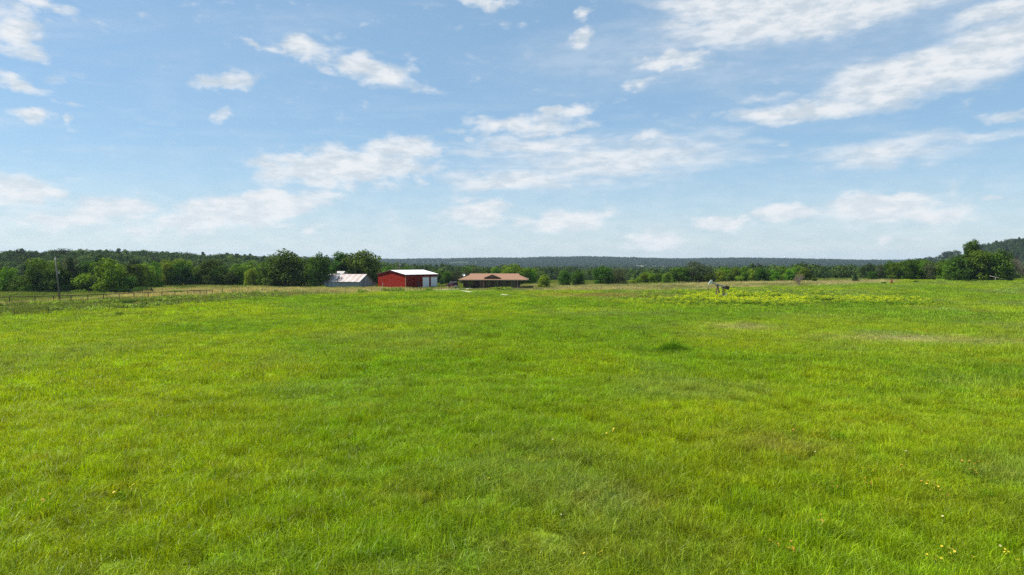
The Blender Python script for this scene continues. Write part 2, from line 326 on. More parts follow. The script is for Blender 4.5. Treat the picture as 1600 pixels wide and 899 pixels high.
def ground_material():
    m, N, L, P = new_mat('ground_cover')
    vc = N.new('ShaderNodeAttribute'); vc.attribute_name = 'col'
    geo = N.new('ShaderNodeNewGeometry')
    n = N.new('ShaderNodeTexNoise'); n.inputs['Scale'].default_value = .9; n.inputs['Detail'].default_value = 8; n.inputs['Roughness'].default_value = .7; L.new(geo.outputs['Position'], n.inputs['Vector'])
    mr = N.new('ShaderNodeMapRange'); mr.inputs['From Min'].default_value = .3; mr.inputs['From Max'].default_value = .7; mr.inputs['To Min'].default_value = .6; mr.inputs['To Max'].default_value = 1.35; L.new(n.outputs['Fac'], mr.inputs[0])
    vm = N.new('ShaderNodeVectorMath'); vm.operation = 'SCALE'; L.new(vc.outputs['Color'], vm.inputs[0]); L.new(mr.outputs[0], vm.inputs['Scale'])
    L.new(vm.outputs[0], P.inputs['Base Color']); P.inputs['Roughness'].default_value = .95; P.inputs['Specular IOR Level'].default_value = .1
    b = N.new('ShaderNodeBump'); b.inputs['Strength'].default_value = .6; b.inputs['Distance'].default_value = .15; L.new(n.outputs['Fac'], b.inputs['Height']); L.new(b.outputs[0], P.inputs['Normal'])
    return m
# colour of the vegetation at a point (real base colours)
C_Y, C_G, C_B, C_O, C_T, C_D = [np.array(c) for c in ((.278, .372, .001), (.172, .300, .002), (.210, .280, .060), (.205, .262, .002), (.43, .38, .20), (.30, .20, .07))]
def veg_colour(x, y):
    x = np.asarray(x, float); y = np.asarray(y, float)
    n1 = sstep(.36, .64, fbm(x, y, 16, 4, 11))[:, None]; n2 = sstep(.42, .72, fbm(x, y, 7, 4, 12))[:, None]; n3 = sstep(.5, .75, fbm(x, y, 10, 4, 13))[:, None]
    d = np.hypot(x, y)[:, None]; right = sstep(5, 70, x + .12 * y)[:, None]; near = (1 - sstep(22, 60, d))
    c = C_Y * (1 - n1 * .8) + C_G * n1 * .8
    c = c * (1 - (.3 + .5 * n2) * near) + C_O * ((.3 + .5 * n2) * near)
    k = np.clip(n3 * (.42 + .45 * right) + .2 * right, 0, .8); c = c * (1 - k) + C_B * k
    k = np.clip(bare(x, y, 't'), 0, .85)[:, None] if True else 0; c = c * (1 - k) + C_T * k
    k = np.clip(bare(x, y, 'o'), 0, .85)[:, None]; c = c * (1 - k) + C_D * k
    b = beyond(x, y); rough = sstep(0, 4, b)[:, None]
    w = np.array((.15, .20, .025)) * (1 - .6 * n2) + np.array((.09, .155, .02)) * (.6 * n2); w = w * (1 - .4 * n3) + C_T * .8 * (.4 * n3)
    c = c * (1 - rough) + w * rough
    k = (dryness(x, y) * .82)[:, None]; c = c * (1 - k) + C_T * k
    return c

# ------------------------------------------------------------------ the ground: one sheet out past the horizon
def build_ground():
    az = np.concatenate([np.radians(np.arange(-46, 46.01, .3)), np.radians(np.arange(49, 313.9, 3.0))]); na = len(az)
    rr = np.concatenate([np.linspace(.5, 20, 12), np.geomspace(21, 300, 120), np.geomspace(306, 6000, 84)]); nr = len(rr)
    A, Rr = np.meshgrid(az, rr); X, Y = (Rr * np.sin(A)).ravel(), (Rr * np.cos(A)).ravel(); Z = terrain(X, Y)
    v = np.column_stack([X, Y, Z]); v = np.vstack([v, [[0, 0, 0]]])
    i = np.arange(nr - 1)[:, None] * na; k = np.arange(na)[None, :]; k2 = (k + 1) % na
    q = np.stack([i + k, i + k2, i + na + k2, i + na + k], -1).reshape(-1, 4)[:, ::-1]
    faces = [tuple(f) for f in q] + [(len(v) - 1, (j + 1) % na, j) for j in range(na)]
    o = mesh_obj('ground', v, faces, ground_material(), smooth=True)
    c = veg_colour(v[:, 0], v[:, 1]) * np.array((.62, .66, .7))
    r = np.hypot(v[:, 0], v[:, 1])[:, None]
    far = sstep(270, 340, r); wood = np.array((.035, .06, .018)); c = c * (1 - far) + wood * far
    # a far pasture below the ridge
    px = az_px(v[:, 0], np.maximum(v[:, 1], .1)); pas = (sstep(905, 925, px) * (1 - sstep(1035, 1050, px)) * sstep(1850, 1950, v[:, 1]) * (1 - sstep(2480, 2560, v[:, 1])))[:, None]
    c = c * (1 - pas) + np.array((.42, .42, .27)) * pas
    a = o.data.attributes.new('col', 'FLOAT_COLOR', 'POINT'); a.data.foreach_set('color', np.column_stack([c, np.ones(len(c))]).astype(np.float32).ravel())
    o['kind'] = 'structure'
    return o
build_ground()

# ------------------------------------------------------------------ scattering: one object that carries its own pieces and the spots they stand on
def scatter(name, protos, mats, pts, rot, scl, tint, variant, label=None, cat=None):
    """protos: list of (verts Nx3, faces list, bvar per vertex, material index per face)"""
    V, Fc, bv, mi, vid = [], [], [], [], []; off = 0
    for k, (v, f, b, m) in enumerate(protos):
        V.append(v); Fc += [tuple(int(i) + off for i in q) for q in f]; bv.append(b); mi += list(m); vid += [k] * len(v); off += len(v)
    n0 = off; V.append(pts); V = np.vstack(V); n = len(pts)
    me = bpy.data.meshes.new(name); me.from_pydata(V.tolist(), [], Fc)
    for m in mats: me.materials.append(m)
    me.polygons.foreach_set('material_index', mi)
    def attr(nm, ty, field, arr): a = me.attributes.new(nm, ty, 'POINT'); a.data.foreach_set(field, np.ascontiguousarray(arr).ravel())
    z = np.zeros((n0, 3))
    attr('bvar', 'FLOAT', 'value', np.concatenate(bv + [np.zeros(n)]).astype(np.float32))
    attr('vid', 'INT', 'value', np.concatenate([vid, variant]).astype(np.int32))
    attr('spot', 'BOOLEAN', 'value', np.concatenate([np.zeros(n0, bool), np.ones(n, bool)]))
    attr('rot', 'FLOAT_VECTOR', 'vector', np.vstack([z, rot]).astype(np.float32)); attr('scl', 'FLOAT_VECTOR', 'vector', np.vstack([z, scl]).astype(np.float32))
    attr('tint', 'FLOAT_VECTOR', 'vector', np.vstack([z, tint]).astype(np.float32))
    me.update(); o = bpy.data.objects.new(name, me); COL.objects.link(o)
    g = bpy.data.node_groups.new(name + '_scatter', 'GeometryNodeTree')
    g.interface.new_socket('Geometry', in_out='INPUT', socket_type='NodeSocketGeometry'); g.interface.new_socket('Geometry', in_out='OUTPUT', socket_type='NodeSocketGeometry')
    N, L = g.nodes, g.links
    gi, go = N.new('NodeGroupInput'), N.new('NodeGroupOutput')
    def named(nm, ty): q = N.new('GeometryNodeInputNamedAttribute'); q.data_type = ty; q.inputs['Name'].default_value = nm; return q.outputs['Attribute']
    sp = N.new('GeometryNodeSeparateGeometry'); sp.domain = 'POINT'; L.new(gi.outputs[0], sp.inputs[0]); L.new(named('spot', 'BOOLEAN'), sp.inputs['Selection'])
    rest = sp.outputs['Inverted']; ins = []
    for k in range(len(protos)):
        eq = N.new('FunctionNodeCompare'); eq.data_type = 'INT'; eq.operation = 'EQUAL'; L.new(named('vid', 'INT'), eq.inputs[2]); eq.inputs[3].default_value = k
        s2 = N.new('GeometryNodeSeparateGeometry'); s2.domain = 'POINT'; L.new(rest, s2.inputs[0]); L.new(eq.outputs[0], s2.inputs['Selection'])
        ins.append(s2.outputs['Selection'])
    gt = N.new('GeometryNodeGeometryToInstance')
    for s in ins: L.new(s, gt.inputs[0])
    ip = N.new('GeometryNodeInstanceOnPoints'); L.new(sp.outputs['Selection'], ip.inputs['Points']); L.new(gt.outputs[0], ip.inputs['Instance'])
    ip.inputs['Pick Instance'].default_value = True; L.new(named('vid', 'INT'), ip.inputs['Instance Index'])
    L.new(named('rot', 'FLOAT_VECTOR'), ip.inputs['Rotation']); L.new(named('scl', 'FLOAT_VECTOR'), ip.inputs['Scale']); L.new(ip.outputs[0], go.inputs[0])
    o.modifiers.new('scatter', 'NODES').node_group = g
    o['kind'] = 'stuff'; tag(o, label, cat)
    return o

def blades(n, radius, hmin, hmax, w, rg, lean=.5, dry=.06):
    """a patch of curved blades"""
    a = rg.random(n) * 2 * math.pi; r = np.sqrt(rg.random(n)) * radius; x, y = r * np.cos(a), r * np.sin(a)
    h = hmin + (hmax - hmin) * rg.random(n) ** 1.3; th = rg.random(n) * 2 * math.pi; ln = h * lean * (.15 + 1.2 * rg.random(n) ** 1.5); dx, dy = np.cos(th), np.sin(th)
    ph = rg.random(n) * 2 * math.pi; wx, wy = np.cos(ph) * w / 2, np.sin(ph) * w / 2; ww = .6 + .8 * rg.random(n); wx *= ww; wy *= ww
    droop = rg.random(n) ** 2 * .5
    P = np.zeros((n, 5, 3))
    P[:, 0] = np.column_stack([x - wx, y - wy, -.04 + 0 * x]); P[:, 1] = np.column_stack([x + wx, y + wy, -.04 + 0 * x])
    mx, my, mz = x + dx * ln * .35, y + dy * ln * .35, h * .62
    P[:, 2] = np.column_stack([mx + wx * .8, my + wy * .8, mz]); P[:, 3] = np.column_stack([mx - wx * .8, my - wy * .8, mz])
    P[:, 4] = np.column_stack([x + dx * ln * 1.1, y + dy * ln * 1.1, h * (1 - droop)])
    b = np.arange(n)[:, None] * 5
    f = [tuple(q) for q in (b + np.array([0, 1, 2, 3])).tolist()] + [tuple(q) for q in (b + np.array([3, 2, 4])).tolist()]
    bv = np.repeat(np.clip(rg.normal(.5, .22, n), 0, 1), 5)
    bv = np.where(np.repeat(rg.random(n) < dry, 5), 1.35, bv)
    return P.reshape(-1, 3), f, bv, [0] * len(f)

def polar_points(r0, r1, dens, rg, amax=43.0):
    n = int(math.radians(2 * amax) / 2 * (r1 * r1 - r0 * r0) * dens)
    r = np.sqrt(r0 * r0 + (r1 * r1 - r0 * r0) * rg.random(n)); a = np.radians((rg.random(n) * 2 - 1) * amax); return r * np.sin(a), r * np.cos(a)

MOWN = [spot(728, 455.5, 75, 3.2), spot(775, 454, 70, 2.5)]
def mown(x, y): return np.maximum.reduce([np.exp(-(((x - cx) / a) ** 2 + ((y - cy) / max(b, 7)) ** 2) ** 2) for cx, cy, a, b in MOWN])
SKIP = []          # (x, y, radius) kept free of grass: buildings, drive
def build_grass():
    rg = np.random.default_rng(21)
    for (name, r0, r1, dens, protos, s0, label) in (
        ('field_grass', 9, 46, 7.5, [blades(170, .42, .18, .54, .013, np.random.default_rng(50 + k), .8, .11) for k in range(6)], 1.0, 'long green pasture grass of the open field'),
        ('pasture_grass', 45, 108, 2.3, [blades(170, .8, .16, .46, .020, np.random.default_rng(60 + k), .7) for k in range(5)], 1.0, 'green pasture grass in the middle of the field'),
        ('meadow_grass', 107, 290, .5, [blades(190, 1.7, .15, .42, .042, np.random.default_rng(70 + k), .7) for k in range(5)], 1.0, 'green and straw coloured grass towards the tree lines')):
        x, y = polar_points(r0, r1, dens, rg)
        keep = np.ones(len(x), bool)
        for (sx, sy, sr) in SKIP: keep &= np.hypot(x - sx, y - sy) > sr
        x, y = x[keep], y[keep]; n = len(x)
        t = veg_colour(x, y) * (.68 + .64 * rg.random((n, 1))) * (1 + .06 * rg.normal(size=(n, 3)))
        b = beyond(x, y); tall = 1 + .6 * sstep(0, 5, b) * fbm(x, y, 6, 3, 15); tall *= .38 + 1.25 * fbm(x, y, 2.6, 3, 16); tall *= np.where(rg.random(n) < .05, 1.45, 1.0)
        tall *= 1 - .5 * np.clip(bare(x, y, 't') + bare(x, y, 'o'), 0, 1)
        tall *= 1 - .72 * mown(x, y)
        s = s0 * (.85 + .35 * rg.random(n)); scl = np.column_stack([s, s, s * tall])
        rot = np.column_stack([rg.normal(0, .08, n), rg.normal(0, .08, n), rg.random(n) * 2 * math.pi])
        o = scatter(name, protos, [GRASSM], np.column_stack([x, y, terrain(x, y)]), rot, scl, np.clip(t, .002, 1), rg.integers(0, len(protos), n), label, 'grass')

# ------------------------------------------------------------------ trees
def leaf_cloud(rg, lobes, n, size, up=.25, rand=.55):
    """leaf faces spread through a set of ellipsoid lobes, turned outwards with scatter"""
    L_ = np.array(lobes); w = (L_[:, 3] * L_[:, 4]) ** 1.0; idx = rg.choice(len(L_), n, p=w / w.sum()); Lb = L_[idx]
    d = rg.normal(size=(n, 3)); d /= np.linalg.norm(d, axis=1)[:, None]
    r = (.55 + .5 * rg.random(n) ** .6)[:, None]; lump = 1 + .22 * np.sin(d[:, :1] * 7 + idx[:, None]) * np.sin(d[:, 1:2] * 6 + 2 * idx[:, None])
    p = Lb[:, :3] + d * r * lump * Lb[:, [3, 3, 4]]
    nrm = d + rg.normal(size=(n, 3)) * rand + np.array([0, 0, up]); nrm /= np.linalg.norm(nrm, axis=1)[:, None]
    t = np.cross(nrm, rg.normal(size=(n, 3))); t /= np.linalg.norm(t, axis=1)[:, None]; b = np.cross(nrm, t)
    s = (size * (.55 + .9 * rg.random(n)))[:, None]; k = .62
    P = np.stack([p - t * s * .5, p - b * s * k * .5 + nrm * s * .08, p + t * s * .5, p + b * s * k * .5 + nrm * s * .08], 1)
    P[:, :, 2] = np.maximum(P[:, :, 2], .03)
    f = (np.arange(n)[:, None] * 4 + np.arange(4)).tolist()
    bv = np.repeat(np.clip(rg.normal(.5, .2, n) + .18 * np.sin(idx * 2.3), 0, 1), 4)
    return P.reshape(-1, 3), f, bv
def leaf_obj(name, data, mat, parent):
    v, f, b = data; o = mesh_obj(name, v, f, mat, parent)
    a = o.data.attributes.new('bvar', 'FLOAT', 'POINT'); a.data.foreach_set('value', b.astype(np.float32)); return o
def lobes_for(kind, rg):
    """unit tree: height 10, crown lobes (x, y, z, horizontal radius, vertical radius)"""
    Lb = []
    if kind in ('oak', 'light', 'grey'):
        n = 15 if kind == 'oak' else 12; W = 3.6
        for k in range(n):
            a = k * 2.4 + rg.random(); z = 2.0 + 6.0 * (k / (n - 1)) ** .9 + rg.normal(0, .35); rad = W * math.sqrt(max(.05, 1 - ((z - 4.4) / 5.4) ** 2)) * (.45 + .4 * rg.random())
            q = 1.15 + .85 * rg.random(); Lb.append((math.cos(a) * rad, math.sin(a) * rad, z, q * 1.15, q * .85))
        Lb += [(0, 0, 5, 2.3, 2.6), (.3, -.2, 8.3, 1.3, 1.2)]
        for k in range(5): a = k * 1.26 + rg.random(); Lb.append((math.cos(a) * 2.6, math.sin(a) * 2.6, 1.5, 1.5, 1.3))
    elif kind == 'cedar':
        for k in range(14):
            z = .8 + 8.4 * k / 13; rad = 2.3 * (1 - (z / 10.2)) ** .7; a = k * 2.4; q = .55 + rad * .5
            Lb.append((math.cos(a) * rad * .55, math.sin(a) * rad * .55, z, q, q * .9))
        Lb.append((0, 0, 9.4, .35, .7))
    elif kind == 'bush':
        for k in range(9):
            a = k * 2.4; rad = 3.6 * rg.random() ** .6; Lb.append((math.cos(a) * rad, math.sin(a) * rad, 2.6 + 4.2 * rg.random() * (1 - rad / 6), 2.4, 2.5))
    elif kind == 'tall':
        for k in range(13):
            a = k * 2.4; z = 2.5 + 6.3 * k / 12; rad = (2.0 if k < 9 else 1.1) * (.5 + .5 * rg.random()); q = .9 + .6 * rg.random(); Lb.append((math.cos(a) * rad, math.sin(a) * rad, z, q, q))
    return Lb
def trunk_mesh(rg, kind, mat, parent, lobes):
    mb = MB(); h = {'cedar': 8.5, 'bush': 3.5}.get(kind, 5.5); r = {'bush': .12, 'cedar': .2}.get(kind, .32)
    p = Vector((0, 0, -.25)); pts = [p]
    for k in range(4): pts.append(Vector((rg.normal(0, .12) * k, rg.normal(0, .12) * k, h * (k + 1) / 4)))
    for k in range(4): mb.tube(pts[k], pts[k + 1], r * (1 - .2 * k) * (1.25 if k == 0 else 1), r * (1 - .2 * (k + 1)), 7, False)
    if kind != 'cedar':
        for lb in lobes[:9]:
            s = pts[1 + int(rg.integers(0, 3))]; e = Vector(lb[:3]); m = s.lerp(e, .5) + Vector((0, 0, -.3)); mb.tube(s, m, r * .42, r * .28, 5, False); mb.tube(m, e, r * .28, r * .1, 5, False)
    return mb.build('trunk', mat, parent, True)
PROTO = {}
def proto(kind, mat, seed, n, size, key):
    rg = np.random.default_rng(seed); lb = lobes_for(kind, rg)
    t = thing('tree', 'tree', 'tree'); trunk_mesh(rg, kind, M['bark'], t, lb)
    leaf_obj('crown', leaf_cloud(rg, lb, n, size, .35 if kind != 'cedar' else .1), mat, t)
    t.name = {'cedar': 'cedar_tree', 'bush': 'bush'}.get(kind, 'tree'); PROTO.setdefault(key, []).append(t)
for s in range(4): proto('oak', OAK, 100 + s, 7000, .44, 'oak')
for s in range(3): proto('light', LIGHT, 120 + s, 5500, .44, 'light')
for s in range(2): proto('grey', GREY, 140 + s, 3800, .4, 'grey')
for s in range(3): proto('cedar', CEDAR, 160 + s, 4000, .36, 'cedar')
for s in range(3): proto('bush', LIGHT, 180 + s, 3600, .55, 'bush')
for s in range(2): proto('bush', OAK, 190 + s, 3600, .55, 'darkbush')
proto('tall', OAK, 201, 5000, .4, 'tall')
def dead_proto(seed, rust=False):
    rg = np.random.default_rng(seed); t = thing('dead_tree', 'dead tree', 'tree'); mb = MB()
    def grow(p, d, ln, r, lv):
        e = p + d * ln; mb.tube(p, e, r, r * .6, 5, False)
        if lv == 0: return
        for k in range(4 if lv > 1 else 5):
            nd_ = (d + Vector(rg.normal(0, .55, 3)) + Vector((0, 0, .25))).normalized(); grow(p.lerp(e, .4 + .6 * rg.random()), nd_, ln * (.55 + .2 * rg.random()), r * .5, lv - 1)
    for k in range(4): grow(Vector((rg.normal(0, .3), rg.normal(0, .3), -.2)), Vector((rg.normal(0, .35), rg.normal(0, .35), 1)).normalized(), 4.0, .2, 4)
    mb.build('trunk', M['deadwood'], t)
    lb = [(rg.normal(0, 1.3), rg.normal(0, 1.3), 3 + 6 * rg.random(), 1.4, 1.4) for k in range(10)]
    leaf_obj('twigs', leaf_cloud(rg, lb, 900, .3, .1, 1.0), DEADL, t)
    PROTO.setdefault('dead', []).append(t)
dead_proto(300); dead_proto(301)
USED = set()
GROUPS = {}
WORD = {'oak': 'broad dark green tree', 'light': 'bright green leafy tree', 'grey': 'grey-green tree with thin foliage', 'cedar': 'narrow dark cedar tree', 'bush': 'rounded light green bush', 'darkbush': 'rounded dark green bush', 'dead': 'bare brown dead tree', 'tall': 'tall dark tree with an uneven top'}
trng = np.random.default_rng(77)
def put_tree(key, loc, height, width=None, label=None, group=None, variant=None, where=None):
    ps = PROTO[key]; pr = ps[int(trng.integers(0, len(ps))) if variant is None else variant]
    base_h = {'bush': 8.5, 'darkbush': 8.5, 'cedar': 10.0, 'dead': 9.5}.get(key, 10.0); base_w = {'cedar': 4.4, 'bush': 10.0, 'darkbush': 10.0, 'dead': 7.0, 'tall': 5.5}.get(key, 9.0)
    sz = height / base_h; sx = (width / base_w) if width else sz * (.85 + .35 * trng.random())
    label = label or f'{WORD[key]} {where}'
    rz = trng.random() * 6.28
    if pr.name not in USED:
        USED.add(pr.name); pr.location = loc; pr.rotation_euler = (0, 0, rz); pr.scale = (sx, sx, sz); pr['label'] = label
        if group: pr['group'] = group
        return pr
    return copy_thing(pr, loc, rz, (sx, sx, sz), label, group)
def px_tree(key, px, base, top, wpx=None, label=None, group=None, where=None, back=0.0, variant=None):
    p = at(px, base)
    if back:
        d = math.hypot(p.x, p.y); k = (d + back) / d; p = ground_pt(p.x * k, p.y * k)
    d = p.y; z_top = CAM[2] + (HORIZON - top) * d / F
    return put_tree(key, p - Vector((0, 0, .05)), max(1.0, z_top - p.z), wpx * d / F if wpx else None, label, group, variant, where)
def pick(*kw):
    ks, ws = zip(*kw); ws = np.array(ws, float); return ks[int(trng.choice(len(ks), p=ws / ws.sum()))]
ORD = ('first', 'second', 'third', 'fourth', 'fifth', 'sixth', 'seventh', 'eighth', 'ninth', 'tenth', 'eleventh', 'twelfth', 'thirteenth', 'fourteenth', 'fifteenth', 'sixteenth')
SHORT = {'oak': 'broad dark tree', 'light': 'bright green tree', 'grey': 'thin grey-green tree', 'cedar': 'narrow cedar', 'bush': 'light bush', 'darkbush': 'dark bush', 'dead': 'bare dead tree', 'tall': 'tall ragged tree'}
def number(items, where, anchor, flip):
    """labels that count the trees of one kind along a belt, starting at a thing one can find"""
    by = {}
    for k, o in items: by.setdefault(k, []).append(o)
    for k, lst in by.items():
        lst.sort(key=lambda o: o.location.x / o.location.y, reverse=flip)
        for i, o in enumerate(lst): o['label'] = f'{ORD[min(i, 15)]} {SHORT[k]} counted from {anchor} {where}'
def belt(px0, px1, step, base, top, mix, where, group, rows=((0, 0),), jb=1.0, jt=4.0, anchor='', flip=False):
    items = []
    for (back, lift) in rows:
        px = px0 + step * trng.random() * .5
        while px < px1:
            b = np.interp(px, *base) + trng.normal(0, jb * .5); t = np.interp(px, *top) + trng.normal(0, jt) - lift
            k = pick(*mix)
            if k in ('bush', 'darkbush'): t = b - (b - t) * .62
            items.append((k, px_tree(k, px, b, t, None, None, group, where, back)))
            px += step * (.65 + .7 * trng.random())
    number(items, where, anchor, flip)

def build_trees():
    # thicket behind the pipe fence, and on behind the straw-coloured paddock
    mixL = (('oak', 4), ('light', 3), ('grey', 1.5), ('cedar', .8), ('darkbush', 1.2), ('bush', 1.2))
    belt(-60, 215, 20, ([-60, 190, 215], [458, 457.5, 455]), ([-60, 30, 60, 150, 215], [408, 414, 408, 398, 408]), mixL, 'in the thicket behind the pipe fence', 'trees in the thicket behind the pipe fence', ((0, 0), (9, 1)), anchor='the fence end', flip=True)
    belt(205, 425, 17, ([205, 260, 425], [452, 447.5, 446.5]), ([205, 300, 425], [408, 412, 410]), mixL, 'beyond the straw-coloured paddock', 'trees beyond the straw-coloured paddock', ((0, 0), (12, 3)), anchor='the biggest broad tree', flip=True)
    under = []
    for px in np.arange(-50, 215, 24):
        kk = pick(('bush', 1), ('darkbush', 1.3)); under.append((kk, px_tree(kk, px + trng.normal(0, 5), 458 + trng.normal(0, .4), 444 + trng.normal(0, 3), 26, None, 'undergrowth at the foot of the thicket', 'low at the foot of the thicket')))
    number(under, 'low at the foot of the thicket', 'the fence end', True)
    # big trees round the old barn
    px_tree('oak', 446, 448.8, 386, 80, 'biggest broad dark tree left of the old grey barn')
    px_tree('oak', 428, 447.2, 402, 44, 'dark leafy tree hugging the flank of the biggest broad tree', variant=1)
    px_tree('oak', 500, 449.6, 391, 40, 'dark tree overhanging the tin roof of the old barn', variant=2)
    px_tree('light', 486, 447, 404, 30, 'light green tree in the gap left of the old barn')
    px_tree('oak', 566, 445.5, 388, 68, 'wide dark tree behind the gable of the old barn', variant=3)
    px_tree('tall', 535, 445.0, 393.5, 40, 'tall dark tree behind the tin roof of the old barn')
    px_tree('light', 584, 443.5, 407, 30, 'green tree between the old barn and the red barn')
    belt(590, 730, 15, ([590, 730], [443.5, 444.5]), ([590, 650, 700, 730], [420, 421, 424, 424]), (('oak', 3), ('light', 2), ('grey', 2)), 'behind the red barn', 'trees behind the red barn', ((0, 0), (14, 3)), .6, 2, 'the old barn')
    belt(725, 835, 14, ([725, 835], [444.5, 444.5]), ([725, 760, 800, 835], [423, 420, 413, 421]), (('oak', 3), ('light', 2), ('grey', 1), ('cedar', .5)), 'behind the brown house', 'trees behind the brown house', ((0, 0), (14, 3)), .6, 2, 'the red barn')
    px_tree('light', 797, 445, 411, 34, 'round green tree rising over the roof of the brown house')
    # right of the house
    px_tree('light', 850, 450.5, 427.5, 23, 'small round tree standing alone beside the brown house')
    px_tree('oak', 882, 447, 419.5, 21, 'left tree of the close pair beyond the straw strip')
    px_tree('oak', 903, 446.5, 421, 25, 'right tree of the close pair beyond the straw strip', variant=0)
    px_tree('oak', 942, 445.5, 413, 38, 'broad tree with a light green top beyond the straw strip')
    px_tree('grey', 966, 445, 417, 36, 'greyish broad tree touching its greener neighbour beyond the straw strip')
    belt(985, 1060, 11, ([985, 1060], [443.8, 443]), ([985, 1060], [428, 425]), (('oak', 2), ('light', 4), ('bush', 2), ('grey', 1)), 'in the hedge beyond the straw strip', 'trees of the hedge beyond the straw strip', ((0, 0), (10, 2)), .5, 2, 'the feathery tree', True)
    px_tree('grey', 1088, 442.5, 405.5, 46, 'tall feathery tree with a light top beyond the pumpjack')
    px_tree('oak', 1064, 442.8, 416, 38, 'dark tree crowding the feathery tall tree')
    px_tree('darkbush', 1100, 442.5, 424, 40, 'dark bush at the foot of the feathery tall tree')
    belt(1112, 1262, 11, ([1112, 1262], [441.5, 439.5]), ([1112, 1180, 1262], [422, 420, 417]), (('oak', 2), ('light', 4), ('bush', 1.5), ('darkbush', .6), ('grey', .6)), 'in the hedge behind the pumpjack', 'trees of the hedge behind the pumpjack', ((0, 0), (10, 2)), .6, 3.2, 'the feathery tree')
    belt(1262, 1370, 11, ([1262, 1370], [432.5, 432]), ([1262, 1370], [418, 418]), (('oak', 2), ('light', 1), ('grey', 1.2), ('dead', .4)), 'behind the back meadow', 'trees at the far side of the back meadow', ((0, 0), (12, 1.5)), .4, 1.5, 'the pumpjack hedge')
    px_tree('dead', 1249, 447, 427, 17, 'bare grey-brown dead tree at the edge of the field')
    px_tree('darkbush', 1272, 441, 433, 9, 'small dark bush in the back meadow beside the dead tree')
    px_tree('cedar', 1336, 440.5, 427.5, 10, 'small dark cedar alone in the back meadow')
    px_tree('oak', 1363, 438, 422, 17, 'round dark tree at the mouth of the back meadow')
    belt(1372, 1480, 12, ([1372, 1480], [437.5, 438]), ([1372, 1400, 1480], [411, 407, 406]), (('oak', 2.5), ('light', 3), ('bush', 1), ('grey', .7)), 'at the field edge', 'trees left of the big dark clump', ((0, 0), (10, 1)), .5, 2.5, 'the big dark clump', True)
    for k, (px, b, t, w, lab) in enumerate([(1497, 439, 396, 44, 'dark tree on the left shoulder of the big clump'), (1528, 439, 388, 54, 'middle tree of the big dark clump at the field edge'), (1560, 439, 386, 50, 'dark tree on the right shoulder of the big clump')]):
        px_tree('oak', px, b, t, w, lab, variant=k)
    px_tree('tall', 1517, 438.4, 375, 34, 'tallest tree with a ragged top poking out of the big clump')
    px_tree('dead', 1580, 438.5, 402, 34, 'brown dead tree beside the big dark clump'); px_tree('dead', 1604, 438.5, 412, 34, 'brown dead tree at the end of the brush pile')
    belt(1575, 1720, 20, ([1575, 1720], [436.5, 434]), ([1575, 1720], [405, 400]), (('oak', 2), ('grey', 1), ('light', 1)), 'behind the brown dead brush', 'trees behind the dead brush', ((6, 0), (16, 1)), anchor='the big dark clump')
    for px, b, t, lab in [(1381, 444.8, 441, 'low dark shrub beside the rust-brown sapling'), (1431, 443, 439.3, 'low dark shrub in front of the bright hedge'), (1511, 441.5, 437.5, 'low shrub under the tallest tree of the big clump'), (1522, 441, 437.5, 'low shrub beside the pale fallen trunk'), (1545, 439.5, 432.5, 'light bush in front of the big clump')]:
        px_tree('darkbush', px, b, t, 9, lab)
    # bushes along the left fence
    for px, b, t, w, lab, k in [(199, 476, 468, 26, 'dark low bush growing by the wire fence', 'darkbush'), (226, 479.5, 474.5, 14, 'small bush right of the dark bush by the wire fence', 'darkbush'), (186, 495, 488, 12, 'leafy weed bush on the field side of the wire fence', 'bush'), (236, 458, 449.5, 8, 'small dark sapling in the straw-coloured paddock', 'cedar'), (277, 458, 452.5, 20, 'grey-green bush in the straw-coloured paddock', 'bush'),
                                (462, 458, 454.5, 14, 'low bright bush in front of the biggest broad tree', 'bush'), (506, 451.5, 444.5, 9, 'light bush at the corner of the old barn', 'bush'), (403, 461, 456, 12, 'small weed bush on the wire fence', 'bush'), (690, 446, 436, 7, 'small cedar between the red barn and the car', 'cedar')]:
        px_tree(k, px, b, t, w, lab)
    rt = leaf_obj('dead_cedar', leaf_cloud(np.random.default_rng(5), [(0, 0, .35 + .3 * k, .42 - .1 * k, .3) for k in range(4)], 260, .2), RUSTL, None)
    rt.location = at(1393, 444.5); tag(rt, 'small rust-orange dead cedar sapling at the field edge', 'sapling')
    lg = MB(); a, b = at(1546, 440), at(1573, 440); lg.tube((0, 0, 1.7), (b.x - a.x, b.y - a.y, .6), .06, .03, 6); lg.tube(((b.x - a.x) * .3, (b.y - a.y) * .3 - .2, -.2), ((b.x - a.x) * .35, (b.y - a.y) * .35, 1.35), .05, .03, 6)
    o = lg.build('fallen_trunk', M['pale_log'], None, True, a); tag(o, 'pale fallen trunk leaning in front of the big dark clump', 'tree trunk')
    # woods too thick to count: on the low rise to the left, in the valley, and over the hills
    rg = np.random.default_rng(9); pr = []
    for k in range(5):
        kind = ('oak', 'oak', 'light', 'cedar', 'oak')[k]; v, f, b = leaf_cloud(rg, lobes_for(kind, rg), 2200, .58, .45); pr.append((v, f, b, [0] * len(f)))
    def mass(name, x, y, h, label, c1, c2):
        n = len(x); s = h / 10 * (.55 + .6 * rg.random(n) + .45 * (fbm(x, y, 45, 2, 51) - .4)); sw = s * (1.0 + .35 * rg.random(n))
        c = np.array(c1) + (np.array(c2) - np.array(c1)) * (rg.random((n, 1)) ** 1.5); c = c * (.6 + .8 * rg.random((n, 1)))
        scatter(name, pr, [WOODM], np.column_stack([x, y, terrain(x, y) - .3]), np.column_stack([0 * x, 0 * x, rg.random(n) * 6.28]), np.column_stack([sw, sw, s]), c, rg.integers(0, 5, n), label, 'woods')
